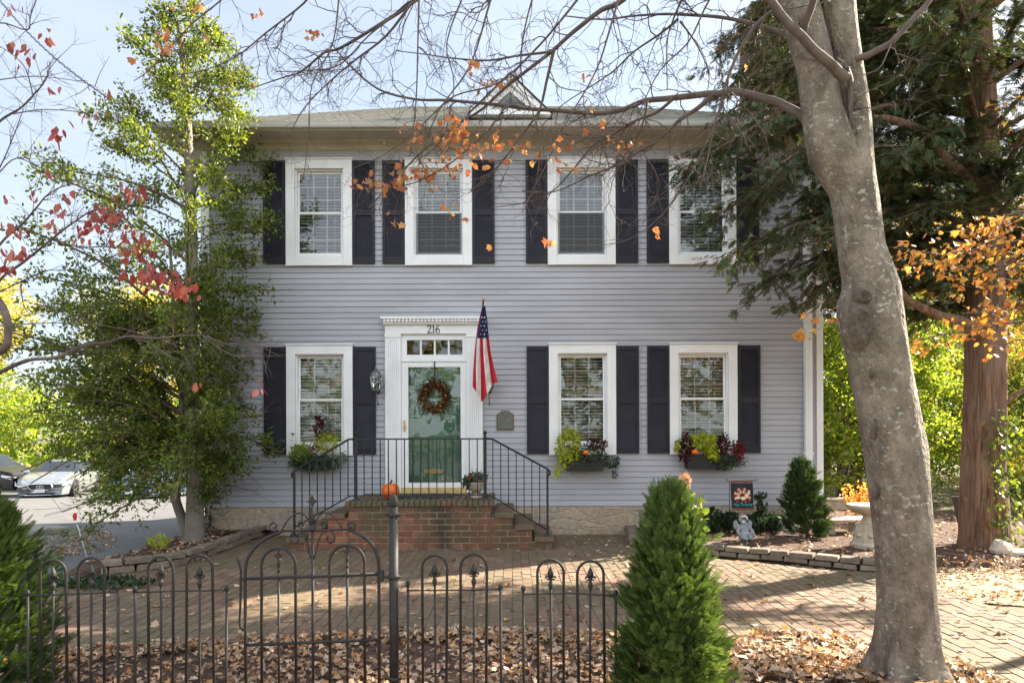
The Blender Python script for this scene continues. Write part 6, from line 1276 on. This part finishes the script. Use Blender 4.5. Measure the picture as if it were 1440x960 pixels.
# ---- generic shrubs and trees of leaf clumps
def clumps(c, r, nc, per, cr_, seed, fl=1):
    g = np.random.default_rng(seed); a = g.normal(size=(nc, 3)); a /= np.linalg.norm(a, axis=1, keepdims=True); a *= g.uniform(.25, 1, (nc, 1))**.5; C = a*np.array(r)+np.array(c)
    q = g.normal(size=(nc, per, 3)); q /= np.maximum(np.linalg.norm(q, axis=2, keepdims=True), 1e-6); q *= g.uniform(.2, 1, (nc, per, 1))*cr_*g.uniform(.6, 1.3, (nc, 1, 1)); q[:, :, 2] *= .7
    return C, (C[:, None, :]+q).reshape(-1, 3)
def plant(name, base, c, r, nc, per, crad, m, size, shape, label, cat, seed, group=None, tr=.05, stem='bark_brown', nstem=1, clip=None, parts=('trunk', 'crown')):
    t = thing(name, base, label, cat, group); C, P = clumps(c, r, nc, per, crad, seed); b = Vector(base)
    if clip: P = P[clip(P)]
    P = P[P[:, 2] > b.z+.01]
    S = MB(); random.seed(seed); cc = Vector(c)
    if nstem == 1:
        S.tube([b-Vector((0, 0, .05)), b.lerp(cc, .6)+rv(.02*r[0]), cc+Vector((0, 0, r[2]*.5))], [tr, tr*.7, tr*.2], 8)
        for k in range(min(nc, 26)): q = Vector(C[k]); o = b.lerp(cc, random.uniform(.5, 1)); S.tube([o, o.lerp(q, .5)+Vector((0, 0, .08*r[2])), q], [tr*.35, tr*.2, tr*.06], 5, cap=False)
    else:
        for k in range(min(nc, nstem)): q = Vector(C[k]); o = b+Vector((random.gauss(0, .12*r[0]), random.gauss(0, .12*r[1]), -.03)); S.tube([o, o.lerp(q, .5)+Vector((0, 0, .15*r[2])), q], [tr, tr*.7, tr*.25], 5, cap=False)
    S.build(parts[0], stem, t); leaves(parts[1], P, size, shape, m, t, seed=seed); return t
sh = ('stem', 'foliage')
# right background
GB = 'sunlit shrubs beyond the right side of the house'
plant('large_shrub', (6.3, 3.4, 0), (6.3, 3.4, 1.9), (1.15, .9, 1.9), 110, 130, .42, 'leaf_bush', .095, 'oval', 'tall yellow green shrub just behind the right corner of the house', 'shrub', 101, GB, .016, 'bark_grey', 14, parts=sh)
plant('large_shrub', (8.6, 4.6, 0), (8.6, 4.6, 2.3), (1.6, 1, 2.2), 150, 130, .45, 'leaf_bush', .095, 'oval', 'broad bright green shrub seen between the grey trunk and the cedar trunk', 'shrub', 102, GB, .016, 'bark_grey', 14, parts=sh)
plant('large_shrub', (9.2, 1.6, 0), (9.3, 1.6, .9), (.9, .7, .8), 26, 100, .32, 'leaf_holly', .07, 'oval', 'low dark green shrub growing left of the cedar trunk', 'shrub', 103, GB, .02, 'bark_brown', 10, parts=sh)
plant('large_shrub', (13.5, 6.5, 0), (13.3, 6.5, 2.2), (2.2, 1, 2.3), 120, 110, .5, 'leaf_yellow', .10, 'oval', 'yellow leaved shrub at the right edge beyond the cedar', 'shrub', 104, GB, .03, 'bark_brown', 14, parts=sh)
plant('autumn_tree', (12.5, 12.5, 0), (12.5, 12.5, 6), (3.2, 2.5, 4), 110, 90, .8, 'leaf_autumn', .14, 'oval', 'orange and brown autumn tree behind the bright shrubs on the right', 'tree', 105, 'trees behind the right side of the house', .16)
plant('autumn_tree', (18, 16, 0), (18, 16, 7), (4, 3, 5), 130, 90, .9, 'leaf_yellow', .16, 'oval', 'pale yellow tree far behind at the right edge', 'tree', 106, 'trees behind the right side of the house', .18)
plant('autumn_tree', (8.2, 17, 0), (8.2, 17, 6.5), (3.2, 3, 5), 120, 90, .9, 'leaf_bush', .15, 'oval', 'green and yellow tree far behind the right corner of the house', 'tree', 107, 'trees behind the right side of the house', .16)
plant('yellow_shrub', (5.6, -.1+.3, .1), (5.65, .35, .42), (.42, .3, .28), 26, 60, .15, 'leaf_maple', .055, 'diamond', 'small golden leaved bush behind the curved stone bench', 'shrub', 108, None, .01, 'bark_brown', 8, parts=sh)
plant('yellow_shrub', (6.35, .6, .1), (6.35, .6, .35), (.3, .3, .25), 16, 60, .14, 'leaf_yellow', .05, 'diamond', 'small pale yellow bush just left of the birdbath bowl', 'shrub', 109, None, .01, 'bark_brown', 8, parts=sh)
S = MB(); S.box(5.0, 6.3, 2.1, 2.3, -.03, .26); S.box(4.98, 6.32, 2.07, 2.33, .261, .31); o = S.build('garden_wall', 'cast_stone', origin=(6.8, 2.2, 0), bevel=.01); tag(o, 'low pale stone wall beyond the house corner behind the bench', 'low wall')
S = MB()
t = thing('board_fence', (14.5, 5.2, 0), 'dark vertical board fence at the far right edge beyond the cedar', 'fence')
for k in range(40): x = 12.0+k*.15; S.box(x, x+.138, 7.8+random.uniform(0, .01), 7.83, 0, 1.75+random.uniform(-.01, .01))
S.build('boards', 'wood_fence', t); S = MB(); S.box(12, 18, 7.84, 7.9, .4, .5); S.box(12, 18, 7.84, 7.9, 1.3, 1.4); S.build('rails', 'wood_fence', t)
plant('large_shrub', (11.6, 3.6, 0), (11.6, 3.6, 2.0), (1.5, .9, 2.0), 110, 110, .45, 'leaf_holly', .09, 'oval', 'mid green shrub directly right of the cedar trunk near the edge', 'shrub', 121, GB, .016, 'bark_grey', 12, parts=sh)
plant('large_shrub', (10.8, 8.6, 0), (10.8, 8.6, 2.6), (2.6, 1.1, 2.6), 150, 110, .6, 'leaf_bush', .12, 'oval', 'tall yellow green thicket filling the gap behind the cedar trunk', 'shrub', 122, GB, .02, 'bark_grey', 14, parts=sh)
plant('autumn_tree', (15.5, 10.5, 0), (15.5, 10.5, 4.5), (3.2, 2, 3.6), 130, 90, .8, 'leaf_autumn', .14, 'oval', 'orange tree at the right edge above the board fence', 'tree', 123, 'trees behind the right side of the house', .14)
# left background
plant('autumn_tree', (-31, 27, gz(-31, 27)), (-31, 27, 7.5), (4.5, 3.5, 4.6), 150, 90, 1.0, 'leaf_yellow', .2, 'oval', 'pale yellow tree above the cars at the left edge', 'tree', 111, 'trees beyond the parking lot', .2)
plant('autumn_tree', (-22, 31, gz(-22, 31)), (-22, 31, 6.5), (4.2, 3.5, 5), 120, 90, 1.0, 'leaf_yellow', .2, 'oval', 'golden tree showing through gaps in the holly', 'tree', 112, 'trees beyond the parking lot', .2)
plant('autumn_tree', (-14, 30, gz(-14, 30)), (-14, 30, 4.5), (3.5, 3, 4), 90, 90, .9, 'leaf_autumn', .2, 'oval', 'orange brown tree hidden behind the lower holly by the house corner', 'tree', 113, 'trees beyond the parking lot', .2)
plant('leafy_tree', (-27, 23, gz(-27, 23)), (-27, 23, 2.2), (4.5, 2.2, 2.6), 130, 90, .8, 'leaf_bush', .17, 'oval', 'green tree with yellow tints directly behind the cars', 'tree', 114, 'trees beyond the parking lot', .15)
plant('leafy_tree', (-19.5, 24, gz(-19.5, 24)), (-19.5, 24, 1.6), (4, 2.2, 2.8), 120, 90, .8, 'leaf_holly', .16, 'oval', 'dark green tree behind the silver car', 'tree', 115, 'trees beyond the parking lot', .15)
plant('leafy_tree', (-12, 24, gz(-12, 24)), (-12, 24, 1.4), (4, 2, 2.6), 110, 90, .8, 'leaf_bush', .16, 'oval', 'low green tree behind the blue car', 'tree', 116, 'trees beyond the parking lot', .15)
g = np.random.default_rng(8); P = np.c_[g.uniform(-120, 120, 9000), g.uniform(60, 75, 9000), g.uniform(-2.4, 1, 9000)]; P[:, 2] = -2+12*g.uniform(0, 1, 9000)**1.3*(.6+.4*np.sin(P[:, 0]*.25)*np.sin(P[:, 0]*.071+1))
o = leaves('distant_woods', P, 1.4, 'oval', 'leaf_bush', seed=9); tag(o, kind='stuff', label='far woods beyond the houses and gardens', cat='woods')
# across the street, behind the camera: what the window panes mirror
P = []
for k in range(34):
    x = -46+k*2.8+g.uniform(-1, 1); h = g.uniform(5, 15); r = g.uniform(2, 3.2); y = -30-g.uniform(0, 9); C, Q = clumps((x, y, h*.52), (r, r*.8, h*.48), 34, 55, .75, 300+k); P.append(Q)
P = np.concatenate(P); half = len(P)//2
for i, (a, m_) in enumerate(((P[::3], 'leaf_autumn'), (P[1::3], 'leaf_bush'), (P[2::3], 'leaf_holly'))):
    o = leaves('street_trees', a, .34, 'oval', m_, seed=60+i); tag(o, kind='stuff', label='trees across the street mirrored in the window panes', cat='woods')

# ---- small planting
def tuft(name, base, c, r, n, sz, shp, m, label, cat, seed, ax=(0, 0, 1), aj=.9, clip=None):
    P = cloud(c, r, n, g=np.random.default_rng(seed)); P = P[P[:, 2] > base[2]]
    if clip: P = P[clip(P)]
    t = thing(name, base, label, cat); leaves('foliage', P, sz, shp, m, t, axis=ax, ajit=aj, seed=seed); S = MB(); random.seed(seed)
    for _ in range(12): q = P[random.randrange(len(P))]; S.tube([(base[0]+random.gauss(0, r[0]*.2), base[1]+random.gauss(0, r[1]*.2), base[2]-.02), tuple(q)], .004, 4, cap=False)
    S.build('stem', 'stem_brown', t); return t
for i, (px, py, w_, h_, lab) in enumerate(((1005, 752, .20, .16, 'low dark green shrub directly right of the foreground arborvitae by the foundation'), (1028, 750, .12, .13, 'small dark shrub between the low shrub and the statue'), (1072, 752, .17, .12, 'low leafy plant with reddish tips just right of the statue'), (1096, 752, .14, .12, 'small leafy plant touching the dark corner arborvitae'))):
    p = gp(px, py, .10); tuft('foundation_shrub', (p.x, -.55, .10), (p.x, -.55, .10+h_), (w_, .2, h_*1.1), 420, .07, 'oval', 'leaf_dark', lab, 'shrub', 130+i)
p = gp(1077, 752, .10); t = thing('upright_sapling', (p.x, -.5, .1), 'thin upright leafy sapling between the garden flag and the corner arborvitae', 'plant'); P = [(p.x+random.gauss(0, .035), -.5+random.gauss(0, .04), .2+.45*random.random()) for _ in range(90)]; leaves('foliage', P, .085, 'oval', 'leaf_dark', t, axis=(0, -.2, .5), ajit=1, seed=140)
S = MB(); S.tube([(p.x, -.5, .08), (p.x+.01, -.5, .66)], .006, 5); S.build('stem', 'stem_brown', t)
hb_ = (at(966, 603, -1.5).x, -1.5, .1); HY = thing('hydrangea', hb_, 'hydrangea with big greenish leaves and a round dried pink bloom behind the foreground arborvitae', 'shrub')
leaves('foliage', cloud((hb_[0]+.03, -1.5, .48), (.22, .16, .34), 150, g=np.random.default_rng(5)), .13, 'oval', 'leaf_holly', HY, seed=141)
q = at(963, 677, -1.5); leaves('bloom', cloud(tuple(q), (.085, .08, .11), 340, g=np.random.default_rng(6)), .032, 'diamond', 'petal', HY, seed=142); q = at(949, 768, -2.0)
S = MB(); [S.tube([(hb_[0]+dx, -1.5, .08), (hb_[0]+dx*3+.02, -1.5, .75)], .006, 5) for dx in (-.05, 0, .05)]; S.build('stem', 'stem_brown', HY)
# ivy
def ivy(name, base, pts, n, spread, sz, label, m='leaf_ivy', yoff=0, seed=1, shp='oval'):
    t = thing('ivy', base, label, 'ivy'); P = []; random.seed(seed); S = MB(); sp = smooth_path(pts, 4); S.tube(sp, .006, 5, cap=False)
    for _ in range(n): i = random.randint(0, len(sp)-1); P.append(sp[i]+Vector((random.gauss(0, spread[0]), -abs(random.gauss(0, spread[1]))+yoff, random.gauss(0, spread[2]))))
    S.build('stem', 'stem_brown', t); leaves('foliage', P, sz, shp, m, t, axis=(0, -.3, -.7), ajit=.8, up=(0, -1, .2), njit=.6, seed=seed)
ivy('i', (-4.6, -.1, 0), [Vector((-4.62, -.04, 0)), Vector((-4.66, -.04, .5)), Vector((-4.63, -.04, .9)), Vector((-4.60, -.04, 1.0))], 420, (.10, .05, .10), .06, 'dark ivy climbing the house corner behind the holly trunk', seed=151)
ivy('i', (-4.65, -.05, 2.0), [Vector((-4.64, -.04, 1.0)), Vector((-4.62, -.04, 2.0)), Vector((-4.63, -.04, 3.5)), Vector((-4.62, -.04, 4.3))], 380, (.05, .03, .10), .05, 'thin column of vine climbing the left corner board above the ivy', seed=152)
ivy('i', (cb.x+.2, cb.y-.3, 0), [cp(1418, 765, -.2), cp(1412, 700, -.28), cp(1405, 640, -.28), cp(1418, 590, -.24)], 300, (.12, .05, .12), .08, 'green vine climbing the right side of the cedar trunk', m='leaf_holly', seed=153)
p = gp(150, 822); tuft('ground_ivy', (p.x, p.y, 0), (p.x, p.y, .02), (.55, .22, .05), 500, .06, 'oval', 'leaf_dark', 'low dark creeping ivy in front of the left block edging', 'ivy', 154)
p = gp(222, 775, .05); tuft('fern', (p.x, p.y, .05), (p.x, p.y, .16), (.14, .1, .10), 130, .10, 'long', 'leaf_lime', 'small pale green fern left of the holly trunk', 'plant', 155)

# ================================================================ FALLEN LEAVES AND BARK CHIPS
def scatter(name, poly, n, size, z, m, label, seed, shp='star', dens=None, jz=.02):
    g = np.random.default_rng(seed); xs = [p[0] for p in poly]; ys = [p[1] for p in poly]; P = []
    while len(P) < n:
        x, y = g.uniform(min(xs), max(xs)), g.uniform(min(ys), max(ys))
        if inpoly(x, y, poly) and (dens is None or g.uniform() < dens(x, y)): P.append((x, y, z+abs(g.normal(0, jz))))
    o = leaves(name, P, size, shp, m, up=(0, 0, 1), njit=.45, axis=np.c_[g.normal(size=n), g.normal(size=n), g.normal(0, .12, n)], ajit=.01, seed=seed); return tag(o, kind='stuff', label=label, cat='leaf litter')
strip = [(p.x, p.y-.12) for p in STRIP]+[(3.4, -8.4), (-5, -8.4)]
def dn(x, y): return .35+.65*max(0, min(1, .5+1.3*math.sin(x*2.3+1.0)*math.sin(y*3.1+x)+.35*math.sin(x*7+y*5)))
scatter('fallen_leaves', [(p.x, p.y+.03) for p in STRIP[1:10]]+[(p.x, p.y-.25) for p in STRIP[1:10]][::-1], 1500, .050, .004, 'leaf_litter', 'dry leaves spilling from the mulch over the paving edge', 215, jz=.02)
scatter('fallen_leaves', strip, 10000, .048, .002, 'leaf_litter', 'dry brown leaves covering the mulch strip under the fence', 201, dens=dn)
o = scatter('fallen_leaves', [(p.x, p.y) for p in (gp(1020, 905), gp(1060, 888), gp(1180, 893), gp(1240, 905), gp(1240, 960), gp(1040, 960))], 520, .066, .003, 'leaf_litter', 'thick drift of dry leaves between the arborvitae and the grey trunk', 202)
g_ = gp(1273, 950); scatter('fallen_leaves', [(g_.x+.55*math.cos(a), g_.y+.42*math.sin(a)) for a in np.linspace(0, 6.28, 13)[:-1]], 700, .052, .003, 'leaf_litter', 'leaves and bark crumbs heaped round the foot of the grey trunk', 216, jz=.03)
scatter('bark_chips', [(g_.x+.6*math.cos(a), g_.y+.45*math.sin(a)) for a in np.linspace(0, 6.28, 13)[:-1]], 1500, .045, .001, 'bark_chip', 'bark mulch round the foot of the grey trunk', 217, 'long', jz=.014)
pav = [(p.x, p.y) for p in PAVE]
scatter('fallen_leaves', pav, 520, .055, .003, 'leaf_litter', 'single dry leaves lying on the brick paving', 203, dens=lambda x, y: .25+.5*(x > .3)+.3*(y < -3.5), jz=.006)
scatter('fallen_leaves', bedR, 1100, .05, .105, 'leaf_litter', 'dry leaves on the mulch bed at the right', 204, dens=lambda x, y: .4+.6*(x > 3))
scatter('fallen_leaves', bedL, 420, .05, .085, 'leaf_litter', 'dry leaves on the mulch bed at the left', 205)
scatter('fallen_leaves', BE, 9500, .05, -.022, 'leaf_litter', 'pale leaves and straw on the sunlit ground right of the paving', 206)
scatter('fallen_leaves', [(p.x, p.y) for p in RW[3:]]+[(4.6, -2.6), (6.5, -2.9), (6.3, -2.0), (4.4, -1.9), (3.2, -1.75), (2.3, -1.4)], 700, .05, .06, 'leaf_litter', 'dry leaves caught along the front of the mulch bed', 209, jz=.03)
scatter('fallen_leaves', [(-9.5, -4), (-5.9, -3.4), (-5.4, -1.0), (-6.4, .5), (-9.5, 0)], 900, .05, -.005, 'leaf_litter', 'dry leaves along the edge of the asphalt', 207, dens=lambda x, y: .08+.9*max(0, 1-abs(x+6.2)/1.2))
scatter('fallen_leaves', [(6, 3), (18, 3), (18, 14), (6, 14)], 3000, .07, -.02, 'leaf_litter', 'leaves on the lawn behind the cedar', 208)
for nm, po, n, z, s in (('bark_chips', bedR, 9000, .10, 211), ('bark_chips', bedL, 2500, .08, 212), ('bark_chips', strip, 5200, -.008, 213)):
    scatter(nm, po, n, .042, z, 'bark_chip', 'shredded bark mulch', s, 'long', jz=.008)
S = MB()
